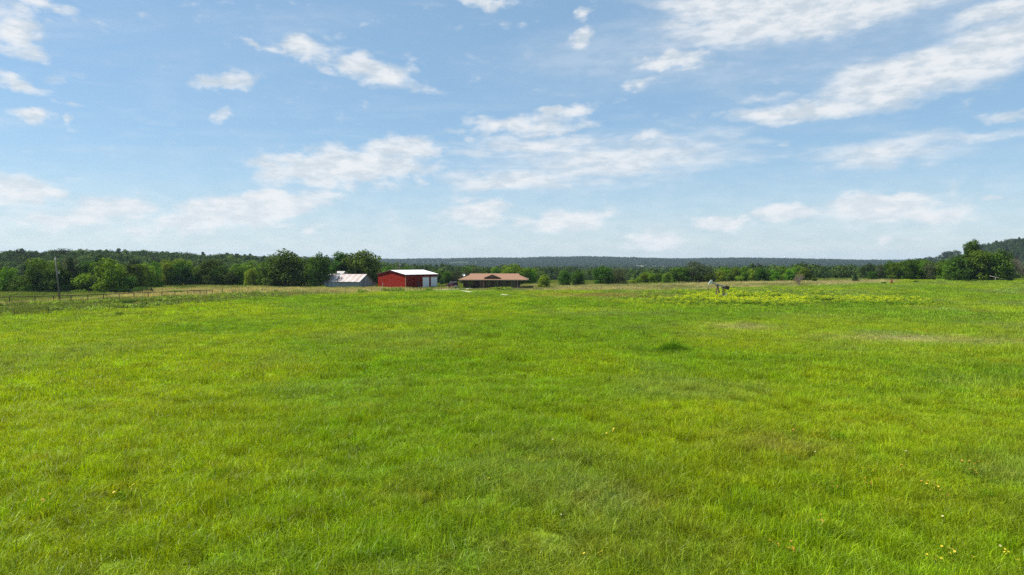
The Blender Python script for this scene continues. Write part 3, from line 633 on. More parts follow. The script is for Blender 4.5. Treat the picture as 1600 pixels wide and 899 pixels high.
    a = np.radians(rg.random(9000) * 90 - 45); r = np.sqrt(285 ** 2 + (820 ** 2 - 285 ** 2) * rg.random(9000)); x, y = r * np.sin(a), r * np.cos(a)
    px = az_px(x, y); minr = np.interp(px, [0, 420, 600, 840, 1050, 1270, 1290, 1480, 1600], [290, 290, 330, 350, 340, 320, 330, 300, 300]) + 25 * fbm(x, y, 40, 2, 3)
    k = (r > minr) & ((fbm(x, y, 60, 3, 31) > .36) | (r > 420)); mass('valley_woods', x[k], y[k], 10.0, 'dark green woods filling the low ground behind the farm', (.030, .060, .016), (.085, .140, .022))
    x = rg.random(15000) * 2600 - 1300; y = 560 + rg.random(15000) * 1560; k = (np.abs(x) < .9 * y) & (np.hypot(x, y) > 790) & ((az_px(x, y) < 1380) | (terrain(x, y) > -8))
    hx, hy = 520 + rg.random(5000) * 560, 640 + rg.random(5000) * 420; hk = (np.hypot(hx, hy) > 790) & (hx > 640) & (hx / hy > .68); x, y, k = np.concatenate([x, hx]), np.concatenate([y, hy]), np.concatenate([k, hk])
    mass('hill_woods', x[k], y[k], 9.5, 'green woods covering the near hillside', (.03, .056, .018), (.055, .09, .025))
    x = rg.random(42000) * 6600 - 3300; y = 2480 + rg.random(42000) * 1380; k = (np.abs(x) < .86 * y) & (fbm(x, y, 190, 3, 33) > .33)
    mass('ridge_woods', x[k], y[k], 10.5, 'blue-green woods covering the long distant ridge', (.032, .056, .022), (.052, .08, .028))

# ------------------------------------------------------------------ buildings
def gable_roof_pt(w, h): pass
def build_red_barn():
    c = at(634, 451.3); t = thing('red_barn', 'red metal barn with a white roof and two white doors', 'barn', c, R(43))
    L_, W, He, Hr = 11.3, 15.0, 4.05, 5.2        # near corner at the origin; the long wall runs along +x, the gable wall along +y
    z0 = -.3
    MB().box(0, L_, 0, .12, z0, He).build('wall', M['red'], t)
    MB().box(0, L_, W - .12, W, z0, He).build('wall', M['red'], t)
    gp = lambda x0, x1: MB().poly([(x0, .12, z0), (x0, W - .12, z0), (x0, W - .12, He), (x0, W / 2, Hr - .02), (x0, .12, He)]).poly([(x1, .12, z0), (x1, .12, He), (x1, W / 2, Hr - .02), (x1, W - .12, He), (x1, W - .12, z0)])
    gp(0, .12).build('gable_wall', M['red'], t); gp(L_ - .12, L_).build('gable_wall', M['red'], t)
    o = .35; s = (Hr - He) / (W / 2)
    for sgn in (0, 1):
        y_e = -o if sgn == 0 else W + o
        MB().slab([(-o, y_e, He - o * s + .14), (L_ + o, y_e, He - o * s + .14), (L_ + o, W / 2, Hr + .14), (-o, W / 2, Hr + .14)] if sgn == 0 else [(-o, W / 2, Hr + .14), (L_ + o, W / 2, Hr + .14), (L_ + o, y_e, He - o * s + .14), (-o, y_e, He - o * s + .14)], .1).build('roof', M['white_metal'], t)
    MB().box(-.02, .0 - .004, -.02, .1, z0, He - .06).box(-.02, .1, -.03, -.005, z0, He - .06).build('corner_trim', M['fascia'], t)
    for ye in (-o - .04,): MB().box(-o, L_ + o, ye, ye + .035, He - o * s - .1, He - o * s + .12).build('eave_trim', M['red_trim'], t)
    for sg in (-1, 1):   # rake trim on the gable that shows
        MB().bar((-o - .02, W / 2, Hr + .02), (-o - .02, W / 2 + sg * (W / 2 + o), He - o * s + .02), .05, .2).build('rake_trim', M['red_trim'], t)
    for k, x in enumerate((6.15, 9.15)):
        d = MB().box(x, x + 2.05, -.06, -.005, z0, 3.1).build('garage_door', M['door_white'], t)
        for zz in (.72, 1.5, 2.28): MB().box(x + .06, x + 1.99, -.075, -.062, zz, zz + .03).build('panel_seam', M['pj_grey'], d)
        MB().box(x - .12, x - .005, -.07, -.01, z0, 3.2).box(x + 2.055, x + 2.17, -.07, -.01, z0, 3.2).box(x - .12, x + 2.17, -.072, -.008, 3.21, 3.32).build('door_frame', M['white'], d)
    d = MB().box(4.2, 5.1, -.05, -.005, z0, 2.05).build('door', M['red_trim'], t); MB().box(4.98, 5.05, -.09, -.052, .95, 1.05).build('handle', M['chrome'], d)
    MB().tube((-.2, 12.0, -.2), (-.2, 12.0, 1.05), .05, .05, 6).tube((-.2, 12, 1.05), (-.2, 12, 1.25), .12, .1, 8).build('hydrant', M['white'], t)
    p = t.matrix_basis if False else None
    q = Matrix.Rotation(R(43), 3, 'Z'); m = c + q @ Vector((L_ / 2, W / 2, 0)); SKIP.append((m.x, m.y, 8.5))

def build_old_barn():
    c = at(561, 450.6); t = thing('old_barn', 'old weathered wooden barn with a patchy tin roof', 'barn', c, R(-20))
    L_, D, He, Hr = 12.6, 7.6, 1.95, 3.95           # near corner at the origin; long wall runs along -x, gable along +y
    z0 = -.3; n = 26
    for k in range(n):
        x0, x1 = -L_ + L_ * k / n, -L_ + L_ * (k + 1) / n - .03; MB().box(x0, x1, 0, .04 + .02 * random.Random(k).random(), z0, He).build('board', M['board2'] if (k < 11 and k % 3) else M['board'], t)
    n = 17; rr = random.Random(4)
    for k in range(n):
        y0, y1 = D * k / n + .05, D * (k + 1) / n + .02; ym = (y0 + y1) / 2; zt = lambda y: He + (Hr - He) * (1 - abs(y - D / 2) / (D / 2)) - .05
        dx = .02 * rr.random(); b = MB(); b.v = [Vector(p) for p in [(-.06 + dx, y0, z0), (-.02 + dx, y0, z0), (-.02 + dx, y1, z0), (-.06 + dx, y1, z0), (-.06 + dx, y0, zt(y0)), (-.02 + dx, y0, zt(y0)), (-.02 + dx, y1, zt(y1)), (-.06 + dx, y1, zt(y1))]]
        b.f = [(0, 3, 2, 1), (4, 5, 6, 7), (0, 1, 5, 4), (1, 2, 6, 5), (2, 3, 7, 6), (3, 0, 4, 7)]; b.build('board', (M['board'], M['board2'], M['board'])[rr.randrange(3)], t)
    MB().box(-L_ + .1, -.1, D - .1, D, z0, He).box(-L_, -L_ + .1, .1, D, z0, He).build('back_wall', M['board'], t)
    MB().box(-L_ + .2, -.2, .2, D - .2, z0, z0 + .4).build('floor', M['dark'], t)
    n = 13; s = (Hr - He) / (D / 2); o = .35; rs = random.Random(8)
    for k in range(n):
        x0 = -L_ - .3 + (L_ + .6) * k / n; x1 = x0 + (L_ + .6) / n + .06; dz = .03 * (k % 2) + .02 * rs.random()
        for sg in (0, 1):
            ye, yr = (-o, D / 2) if sg == 0 else (D + o, D / 2)
            pts = [(x0, ye, He - o * s + .1 + dz), (x1, ye, He - o * s + .1 + dz), (x1, yr, Hr + .1 + dz), (x0, yr, Hr + .1 + dz)]
            MB().slab(pts if sg == 0 else pts[::-1], .025).build('roof_sheet', M['rust_tin'] if rs.random() < .42 else M['tin'], t)
    sh = MB(); sh.slab([(-8.6, .1, He + .1 * s + .25), (-7.7, .1, He + .1 * s + .62), (-8.7, 2.6, He + 2.6 * s + .62), (-9.6, 2.6, He + 2.6 * s + .25)], .03); sh.build('loose_sheet', M['tin'], t)
    MB().box(-9.9, -8.2, D / 2 + .1, D / 2 + 1.9, Hr - 1.2, Hr + .45).build('roof_monitor', M['board'], t)
    MB().slab([(-10.0, D / 2 - .25, Hr + .12), (-8.0, D / 2 - .25, Hr + .12), (-8.0, D / 2 + 1.1, Hr + .95), (-10.9, D / 2 + 1.1, Hr + .95)], .04).build('monitor_roof', M['tin'], t)
    MB().slab([(-10.9, D / 2 + 1.11, Hr + .95), (-8.0, D / 2 + 1.11, Hr + .95), (-8.0, D / 2 + 2.3, Hr + .3), (-10.9, D / 2 + 2.3, Hr + .3)], .04).build('monitor_roof', M['tin'], t)
    # lean-to on the far side of the gable
    MB().box(-5, -.4, D + .05, D + 2.6, z0, 1.5).build('lean_to', M['board'], t)
    MB().slab([(-5.2, D + .02, 2.1), (-.1, D + .02, 2.1), (-.1, D + 3.0, 1.45), (-5.2, D + 3.0, 1.45)][::-1], .04).build('lean_to_roof', M['rust_tin'], t)
    q = Matrix.Rotation(R(-20), 3, 'Z'); m = c + q @ Vector((-L_ / 2, D / 2, 0)); SKIP.append((m.x, m.y, 6.5))

def build_house():
    c = at(770, 450.8); t = thing('ranch_house', 'low brown ranch house with a tan shingle roof and front porch', 'house', c, R(-3))
    # x along the front, front wall at y = 0
    x0, x1, D, He, z0 = -9.0, 9.2, 10.0, 2.62, -.3
    MB().box(-3.9, x1 - 1.5, 0, .2, z0, He).build('front_wall', M['brick'], t); MB().box(x0 + .2, -3.905, 1.6, 1.8, z0, He).build('front_wall', M['brick'], t)
    MB().box(x1 - 1.7, x1 - 1.5, .205, D, z0, He).build('side_wall', M['brick'], t); MB().box(x0, x0 + .195, 1.61, D, z0, He).build('side_wall', M['brick'], t); MB().box(x0 + .2, x1 - 1.71, D - .2, D, z0, He).build('back_wall', M['brick'], t)
    MB().box(-3.9, -3.7, .205, 1.59, z0, He).build('side_wall', M['brick'], t)
    # roof: long ridge, hips below, small upright gables at the ridge ends
    e = .75; ex0, ex1, ey0, ey1 = x0 - 1.1, x1 + 1.1, -1.5, D + e; yr = (ey0 + ey1) / 2; Hr = 4.3; rx0, rx1 = x0 + 1.9, x1 - 1.7
    zf = He - .02; gy = 1.9; k = (Hr - zf) / (yr - ey0); zg = Hr - gy * k
    rf = MB().slab([(ex0, ey0, zf), (ex1, ey0, zf), (rx1 + .35, yr - gy, zg), (rx1, yr, Hr), (rx0, yr, Hr), (rx0 - .35, yr - gy, zg)], .12)
    rf.slab([(ex1, ey1, zf), (ex0, ey1, zf), (rx0 - .35, yr + gy, zg), (rx0, yr, Hr), (rx1, yr, Hr), (rx1 + .35, yr + gy, zg)], .12)
    rf.slab([(ex0, ey1, zf - .004), (ex0, ey0, zf - .004), (rx0 - .35, yr - gy, zg - .03), (rx0 - .35, yr + gy, zg - .03)], .1)
    rf.slab([(ex1, ey0, zf - .004), (ex1, ey1, zf - .004), (rx1 + .35, yr + gy, zg - .03), (rx1 + .35, yr - gy, zg - .03)], .1)
    r_ = rf.build('roof', M['shingle'], t)
    for xx in (rx0 + .1, rx1 - .1): MB().poly([(xx, yr - gy, zg), (xx, yr + gy, zg), (xx, yr, Hr - .05)]).build('gable_vent', M['wood'], r_)
    MB().box(ex0, ex1, ey0 - .04, ey0 - .005, zf - .24, zf - .01).box(ex0 - .04, ex0 - .005, ey0, ey1, zf - .24, zf - .01).box(ex1 + .005, ex1 + .04, ey0, ey1, zf - .24, zf - .01).build('fascia', M['fascia'], t)
    MB().poly([(ex0 + .02, ey0, zf - .2), (ex0 + .02, ey1, zf - .2), (ex1 - .02, ey1, zf - .2), (ex1 - .02, ey0, zf - .2)]).build('soffit', M['wood'], t)
    # small cross gable over the porch
    gx, gw, gz, gh, gyf = -.1, 2.15, zf + .62, .82, ey0 + .9
    MB().poly([(gx - gw, gyf, gz), (gx + gw, gyf, gz), (gx, gyf, gz + gh)]).build('porch_gable', M['wood'], t)
    MB().slab([(gx - gw - .35, gyf - .3, gz - .1), (gx, gyf - .3, gz + gh + .06), (gx, gyf + 3.2, gz + gh + .06), (gx - gw - .35, gyf + 3.2, gz - .1)][::-1], .07).slab([(gx, gyf - .3, gz + gh + .06), (gx + gw + .35, gyf - .3, gz - .1), (gx + gw + .35, gyf + 3.2, gz - .1), (gx, gyf + 3.2, gz + gh + .06)][::-1], .07).build('porch_gable_roof', M['shingle'], t)
    for xx in (-3.6, -2.7, 1.6, 5.6, 7.3): MB().box(xx - .07, xx + .07, ey0 + .25, ey0 + .39, z0, zf - .21).build('porch_post', M['fascia'] if xx == 7.3 else M['wood'], t)
    def window(a, b, zz0, zz1, yy=0.0):
        w = MB().box(a, b, yy - .03, yy - .006, zz0, zz1).build('window', M['glass'], t)
        MB().box(a - .07, a - .004, yy - .06, yy - .008, zz0 - .07, zz1 + .07).box(b + .004, b + .07, yy - .06, yy - .008, zz0 - .07, zz1 + .07).box(a, b, yy - .06, yy - .008, zz1 + .004, zz1 + .07).box(a, b, yy - .06, yy - .008, zz0 - .07, zz0 - .004).box((a + b) / 2 - .025, (a + b) / 2 + .025, yy - .06, yy - .032, zz0, zz1).build('frame', M['wood'], w)
    window(-1.9, -.7, .9, 2.1); window(.5, 1.5, .8, 2.15); window(2.6, 3.9, .9, 2.1); window(-7.4, -5.9, .9, 2.1, 1.6)
    d = MB().box(-3.3, -2.4, -.05, -.006, 0, 2.1).build('door', M['wood'], t); MB().box(-2.56, -2.48, -.1, -.052, .95, 1.05).build('handle', M['chrome'], d)
    d = MB().box(4.7, 6.6, -.04, -.006, 0, 2.1).build('patio_door', M['glass'], t); MB().box(5.61, 5.69, -.06, -.042, 0, 2.1).box(4.62, 4.695, -.06, -.01, 0, 2.18).box(6.605, 6.68, -.06, -.01, 0, 2.18).build('frame', M['wood'], d)
    MB().box(4.2, 9.4, -2.3, -.01, -.3, .16).build('deck', M['concrete'], t)
    for k in range(2): MB().box(4.3, 9.3, -2.28, -2.24, .5 + k * .3, .56 + k * .3).build('deck_rail', M['wood'], t)
    for k in range(7): MB().box(4.3 + k * .82, 4.38 + k * .82, -2.235, -2.165, .16, .92).build('rail_post', M['wood'], t)
    MB().box(-3.6, -2.2, -2.6, -1.5, -.3, .1).build('step', M['concrete'], t)
    ds = MB(); ds.tube((0, 0, 0), (0, 0, .35), .04, .04, 6); n = 12
    cpt = Vector((0, -.1, .55)); nm = Vector((.3, -.8, .5)).normalized(); qq = nm.to_track_quat('Z', 'Y'); b = len(ds.v); ds.v.append(cpt - nm * .1)
    for k in range(n): ds.v.append(cpt + qq @ Vector((math.cos(k * 6.2832 / n) * .42, math.sin(k * 6.2832 / n) * .42, .08)))
    for k in range(n): ds.f.append((b, b + 1 + k, b + 1 + (k + 1) % n))
    o = ds.build('satellite_dish', M['white'], t); o.location = (x0 + .2, yr - 3.0, 3.35)
    SKIP.append((c.x - 4.5, c.y + 4.6, 6.6)); SKIP.append((c.x + 4.5, c.y + 4.4, 6.6)); SKIP.append((c.x, c.y + 4.5, 6.3))

def build_car():
    c = at(712, 450.6); t = thing('parked_car', 'dark maroon sport utility vehicle parked on the gravel drive', 'car', c, R(33))
    # rear faces -y; body 4.7 long
    W = .92; prof = [(0, .42), (.05, 1.0), (.15, 1.05), (4.55, .98), (4.68, .75), (4.68, .42)]
    b = MB(); n = len(prof)
    for x, s in ((-W, 1), (W, 1)): b.v += [Vector((x, y, z)) for (y, z) in prof]
    b.f += [tuple(range(n))[::-1], tuple(n + i for i in range(n))] + [(i, (i + 1) % n, n + (i + 1) % n, n + i) for i in range(n)]
    body = b.build('body', M['car'], t)
    cab = [(.1, 1.0), (.35, 1.74), (.6, 1.8), (2.55, 1.78), (3.35, 1.04)]; k = MB(); m = len(cab)
    for s in (-1, 1): k.v += [Vector((s * (W - .03 if z < 1.2 else W - .17), y, z)) for (y, z) in cab]
    k.f += [tuple(range(m))[::-1], tuple(m + i for i in range(m))] + [(i, (i + 1) % m, m + (i + 1) % m, m + i) for i in range(m)]
    k.build('cabin', M['car'], t)
    def off(pts, name): MB().poly(pts).build(name, M['glass'], t)
    off([(-.72, .11, 1.1), (.72, .11, 1.1), (.62, .31, 1.66), (-.62, .31, 1.66)], 'rear_window'); off([(.74, 3.29, 1.12), (-.74, 3.29, 1.12), (-.62, 2.62, 1.73), (.62, 2.62, 1.73)], 'windscreen')
    for s in (-1, 1):
        for (ya, yb) in ((.42, 1.2), (1.28, 2.1), (2.18, 2.75)):
            zt = 1.68; pts = [(s * (W - .015), ya, 1.08), (s * (W - .015), yb + .25 * (yb > 2.5), 1.08), (s * (W - .132), yb - .1 * (yb > 2.5), zt), (s * (W - .132), ya + .05, zt)]
            off(pts if s > 0 else pts[::-1], 'side_window')
        MB().box(s * .78 - .1, s * .78 + .1, -.03, .07, .72, 1.02).build('tail_light', M['lamp_red'], t); MB().box(s * .72 - .16, s * .72 + .16, 4.62, 4.72, .68, .84).build('headlight', M['chrome'], t)
        MB().box(s * (W + .08) - .1, s * (W + .08) + .1, 2.85, 2.97, 1.08, 1.22).build('wing_mirror', M['car'], t)
        MB().tube((s * .66, .55, 1.84), (s * .66, 2.4, 1.84), .025, .025, 6).build('roof_rail', M['chrome'], t)
        for y in (.9, 3.75):
            w = thing('wheel', None, None); w.parent = t; w.location = (s * (W - .1), y, .37)
            MB().tube((-.12, 0, 0), (.12, 0, 0), .37, .37, 18).build('tyre', M['tyre'], w); MB().tube((s * .1, 0, 0), (s * .135, 0, 0), .23, .2, 12).build('rim', M['rim'], w)
    MB().box(-W + .02, W - .02, -.1, .02, .42, .66).build('bumper', M['chrome'], t); MB().box(-.26, .26, -.012, .0, .78, .92).build('number_plate', M['white'], t); MB().box(-W + .02, W - .02, 4.66, 4.76, .4, .62).build('bumper', M['car'], t)

def build_pumpjack():
    p = at(1124, 466.0); t = thing('pumpjack', 'small rusty pumpjack with a pale horse head among yellow weeds', 'pumpjack', p, R(-6))
    # x runs from the well (negative) to the counterweight
    MB().box(-1.0, 2.0, -.5, -.34, -.1, .32).box(-1.0, 2.0, .34, .5, -.1, .32).box(-1.0, -.8, -.34, .34, -.09, .31).box(1.8, 2.0, -.34, .34, -.09, .31).build('skid', M['pj'], t)
    PIV = Vector((-.42, 0, 2.75))
    for (x, y) in ((-.75, -.45), (-.75, .45), (.15, -.42), (.15, .42)): MB().bar((x, y, .3), (PIV.x + (.06 if x > -.5 else -.06), y * .25, PIV.z - .12), .12).build('samson_post_leg', M['pj'], t)
    for xx in (-.62, -.03): MB().bar((xx, -.36, 1.2), (xx, .36, 1.2), .07).build('cross_brace', M['pj'], t)
    MB().box(PIV.x - .22, PIV.x + .22, -.2, .2, PIV.z - .16, PIV.z + .08).build('saddle_bearing', M['pj_dark'], t)
    ang = R(17.5); d = Vector((math.cos(ang), 0, -math.sin(ang))); nose = PIV + Vector((0, 0, .2)) - d * 1.35; tail = PIV + Vector((0, 0, .2)) + d * 2.15
    MB().bar(nose, tail, .16, .26).build('walking_beam', M['pj_grey'], t)
    hd = MB(); u = Vector((d.x, 0, d.z)); v = Vector((-d.z, 0, d.x)); poly = []
    for (a, b) in ((-.02, .62), (-.30, .5), (-.5, .1), (-.56, -.35), (-.45, -.68), (-.2, -.3), (.12, -.12), (.12, .35)): q = nose + u * a + v * b; poly.append((q.x, q.z))
    hd.prism(poly, -.15, .15); hd.build('horse_head', M['pj_white'], t)
    bx = min(p_[0] for p_ in poly) + .03; MB().tube((bx, -.08, poly[4][1] + .4), (bx, -.08, 1.9), .02, .02, 6).tube((bx, .08, poly[4][1] + .4), (bx, .08, 1.9), .02, .02, 6).box(bx - .12, bx + .12, -.14, .14, 1.78, 1.9).build('bridle', M['pj_dark'], t)
    MB().tube((bx, 0, .6), (bx, 0, 1.8), .045, .045, 8).build('polished_rod', M['pj_dark'], t); MB().tube((bx, 0, -.1), (bx, 0, .55), .14, .12, 10).box(bx - .3, bx + .3, -.07, .07, .3, .42).build('wellhead', M['pj_dark'], t)
    # beam counterweight at the tail
    m = Matrix.Translation(tail) @ Matrix.Rotation(ang, 4, 'Y'); MB().box(-.45, .42, -.34, .34, -.42, .36, m).build('counterweight', M['pj_dark'], t)
    eq = PIV + Vector((0, 0, .1)) + d * 1.25
    MB().box(eq.x - .2, eq.x + .22, -.42, .42, eq.z - .28, eq.z + .02).build('equalizer', M['pj_dark'], t)
    for s in (-1, 1): MB().bar((eq.x - .1, s * .4, eq.z - .2), (1.05 - .22, s * .42, .85), .09).build('pitman_arm', M['pj_dark'], t); MB().bar((eq.x + .12, s * .36, eq.z - .2), (1.3, s * .36, .3), .07).build('rear_leg', M['pj'], t)
    MB().box(.2, 1.0, -.3, .3, .325, .95).build('gearbox', M['pj_grey'], t)
    for s in (-1, 1): MB().bar((.62, s * .35, .7), (1.05, s * .35, .9), .12, .2).build('crank', M['pj'], t)
    w = MB(); cx, cz = 1.5, .62; n = 20
    for k in range(n):
        a, b = 2 * math.pi * k / n, 2 * math.pi * (k + 1) / n; w.bar((cx + .42 * math.cos(a), -.62, cz + .42 * math.sin(a)), (cx + .42 * math.cos(b), -.62, cz + .42 * math.sin(b)), .1, .08)
    for k in range(4): a = k * math.pi / 4; w.bar((cx - .4 * math.cos(a), -.62, cz - .4 * math.sin(a)), (cx + .4 * math.cos(a), -.62, cz + .4 * math.sin(a)), .04)
    w.tube((cx, -.66, cz), (cx, .2, cz), .06, .06, 8); w.build('belt_wheel', M['pj_white'], t)
    MB().box(2.15, 2.75, -.25, .25, -.1, .5).build('engine', M['pj_grey'], t)
    SKIP.append((p.x + .4, p.y, 1.0))

def build_fences():
    # rusty pipe fence
    pts = [at(px, 408 + (at_y - 408)) for px, at_y in ((-40, 477.5), (15, 475.6), (55, 474.4), (84, 473.6), (111, 472.7), (137.5, 471.6), (162, 470.6), (186.5, 469.6), (209.6, 468.3), (231.5, 467.3), (253, 466.2), (273.5, 465.2), (293.5, 464.2), (312.5, 463.2), (331.7, 462.2))]
    t = thing('pipe_fence', 'rusty steel pipe fence with a single top rail along the dirt track', 'fence', pts[0])
    for p in pts: q = p - pts[0]; MB().tube((q.x, q.y, q.z - .2), (q.x, q.y, q.z + 1.3), .075, .075, 8).build('post', M['rustpipe'], t)
    for a, b in zip(pts, pts[1:]): a, b = a - pts[0], b - pts[0]; MB().tube(a + Vector((0, 0, 1.36)), b + Vector((0, 0, 1.36)), .065, .065, 8).build('rail', M['rustpipe'], t)
    pc = [at(303, 461.8), at(322.5, 462.0)]
    tg = thing('pipe_gate', 'short rusty pipe panel at the end of the pipe fence', 'gate', pc[0])
    q = pc[1] - pc[0]; up = Vector((0, 0, 1))
    for k in range(2): MB().tube(q * k - up * .2, q * k + up * 1.3, .05, .05, 8).build('post', M['rustpipe'], tg)
    for z in (.5, .9, 1.25): MB().tube(up * z, q + up * z, .035, .035, 6).build('rail', M['rustpipe'], tg)
    o = MB().tube((0, 0, -.2), (0, 0, 1.75), .085, .075, 8).build('corner_post', M['pole'], None, False, at(347.5, 462)); tag(o, 'tall dark wooden post past the end of the pipe fence', 'post')
    def wire_fence(path, step, label, h=1.25, wood_every=0):
        t = thing('wire_fence', label, 'fence', path[0]); P = []
        for a, b in zip(path, path[1:]):
            n = max(1, round((b - a).length / step))
            for k in range(n): q = a.lerp(b, k / n); P.append(ground_pt(q.x, q.y))
        P.append(path[-1]); rr = random.Random(3); tops = []
        for i, p in enumerate(P):
            q = p - path[0]; lean = Vector((rr.gauss(0, .05), rr.gauss(0, .05), 0)); tp = q + lean + Vector((0, 0, h * (1 + rr.gauss(0, .05)))); tops.append((q, tp))
            if wood_every and i % wood_every == 0: MB().tube(q - Vector((0, 0, .2)), tp + Vector((0, 0, .1)), .075, .065, 7).build('post', M['pole'], t)
            else: MB().bar(q - Vector((0, 0, .2)), tp, .055).build('post', M['post'], t)
        for lev in (.35, .6, .85, .97):
            w = MB()
            for (a, b), (c, d) in zip(tops, tops[1:]): w.tube(a.lerp(b, lev), c.lerp(d, lev), .006, .006, 3, False)
            w.build('wire', M['wire'], t)
    wire_fence([at(*p) for p in ((-60, 500.5), (22, 496.2), (171, 487.4), (279, 478.2), (376, 470.2), (450, 465), (540, 460.0), (600, 457.2))], 4.2, 'sagging wire fence on thin steel posts along the field edge')
    wire_fence([at(*p) for p in ((596, 457), (640, 456), (690, 454))], 3.0, 'short wire fence on wooden posts in front of the red barn', 1.2, 2)
    wire_fence([at(*p) for p in ((-40, 464.2), (70, 463), (205, 460), (300, 457))], 4.0, 'wire fence on thin posts in front of the thicket', 1.35)
    wire_fence([at(*p) for p in ((838, 454.2), (940, 453.6), (1050, 453), (1140, 449.5))], 5.0, 'faint wire fence along the straw strip right of the house', 1.1)

def build_poles():
    p = at(94, 471.6); t = thing('utility_pole', 'leaning grey wooden utility pole beside the pipe fence', 'utility pole', p)
    H = 8.9; lean = Vector((-.75, 0, H)); MB().tube((0, 0, -.5), lean, .16, .10, 10).build('pole', M['pole'], t, True)
    MB().tube(lean * .955 + Vector((.04, -.1, 0)), lean * .955 + Vector((.2, -.35, .06)), .03, .03, 6).tube(lean * .955 + Vector((.2, -.35, -.12)), lean * .955 + Vector((.2, -.35, .1)), .13, .07, 8).build('yard_lamp', M['white'], t)
    MB().box(-.2, .2, -.2, -.13, H * .62, H * .62 + .5).build('junction_box', M['pj_grey'], t)
    p = at(624, 446); t = thing('utility_pole', 'thin utility pole with a transformer rising behind the red barn', 'utility pole', p)
    MB().tube((0, 0, -.5), (0, 0, 8.4), .14, .09, 8).build('pole', M['pole'], t, True); MB().tube((.35, 0, 6.4), (.35, 0, 7.2), .22, .22, 10).box(.05, .2, -.03, .03, 6.7, 6.8).build('transformer', M['pj_grey'], t); MB().box(-.9, .9, -.05, .05, 7.9, 8.02).build('crossarm', M['pole'], t)

def ribbon(name, left, right, mat, dz):
    v = []; f = []
    for a, b in zip(left, right):
        for s in range(5): q = a.lerp(b, s / 4); v.append(ground_pt(q.x, q.y, dz))
    for i in range(len(left) - 1):
        for s in range(4): f.append((i * 5 + s, i * 5 + s + 1, i * 5 + s + 6, i * 5 + s + 5))
    return tag(mesh_obj(name, v, f, mat, smooth=True), kind='structure')
def dense(path, step):
    out = []
    for a, b in zip(path, path[1:]):
        n = max(1, int((b - a).length / step)); out += [a.lerp(b, k / n) for k in range(n)]
    return out + [path[-1]]
def build_drive():
    c = [Vector((p.x, p.y, 0)) for p in dense([at(672, 453.2), at(700, 452.6), at(722, 452.2), at(742, 451.6)], 1.0)]; w = [1.9] * len(c)
    left, right = [], []
    for i, p in enumerate(c):
        d = (c[min(i + 1, len(c) - 1)] - c[max(i - 1, 0)]).normalized(); n = Vector((-d.y, d.x, 0)); left.append(p + n * 2.6); right.append(p - n * 1.6); SKIP.append((p.x + n.x * .6, p.y + n.y * .6, 2.4))
    ribbon('gravel_drive', right, left, M['gravel'], .06)
    for pts, wd, nm in (([(722, 454.4), (728, 455.6), (735, 456.9)], .5, 'gravel_path'), ([(782, 460.2), (790, 461.3), (799, 462.2)], .6, 'gravel_path')):
        c = [Vector((q.x, q.y, 0)) for q in dense([at(*p) for p in pts], .5)]; left, right = [], []
        for i, p in enumerate(c):
            d = (c[min(i + 1, len(c) - 1)] - c[max(i - 1, 0)]).normalized(); n = Vector((-d.y, d.x, 0)); left.append(p + n * wd * 1.4); right.append(p - n * wd * 1.4); SKIP.append((p.x, p.y, wd + 1.0))
        ribbon(nm, right, left, M['gravel'], .06)

# ------------------------------------------------------------------ far buildings
def far_building(name, px, dist, w, d, h, label, cat, zup=0.0, roofm='far_roof'):
    p = polar(px, dist); p.z = CAM[2] + (HORIZON - zup) * dist / F; t = thing(name, label, cat, p); MB().box(-w / 2, w / 2, 0, d, -8, h).build('wall', M['far_white'], t)
    r = MB(); r.prism([(0 - .4, h + .01), (d + .4, h + .01), (d / 2, h + d * .22)], -w / 2 - .4, w / 2 + .4, Matrix(((0, 1, 0, 0), (1, 0, 0, 0), (0, 0, 1, 0), (0, 0, 0, 1)))); r.build('roof', M[roofm], t)
def build_far():
    p = polar(1226, 3400); p.z = CAM[2] + (HORIZON - 407.0) * 3400 / F
    t = thing('water_tower', 'tiny white water tower standing on the distant ridge', 'water tower', p)
    MB().tube((0, 0, -12), (0, 0, 12), 2.6, 2.6, 12).build('shaft', M['far_white'], t, True); MB().tube((0, 0, 12), (0, 0, 14), 2.6, 4.0, 14).tube((0, 0, 14), (0, 0, 18), 4.0, 4.0, 14).tube((0, 0, 18), (0, 0, 19.5), 4.0, 1.0, 14).build('tank', M['far_white'], t, True)
    far_building('far_house', 1242, 3050, 24, 9, 4.5, 'long low white building on the slope below the water tower', 'building', 412.0)
    far_building('far_house', 1209, 2450, 11, 8, 5, 'white building at the foot of the ridge under the water tower', 'building', 418.6)
    far_building('far_house', 104, 470, 3.2, 4, 2.2, 'white shed roof peeping over the thicket', 'shed', 401.0, 'far_white')
    far_building('far_house', 195, 520, 14, 8, 3.0, 'pale low house half hidden in the woods on the rise', 'house', 405.5)

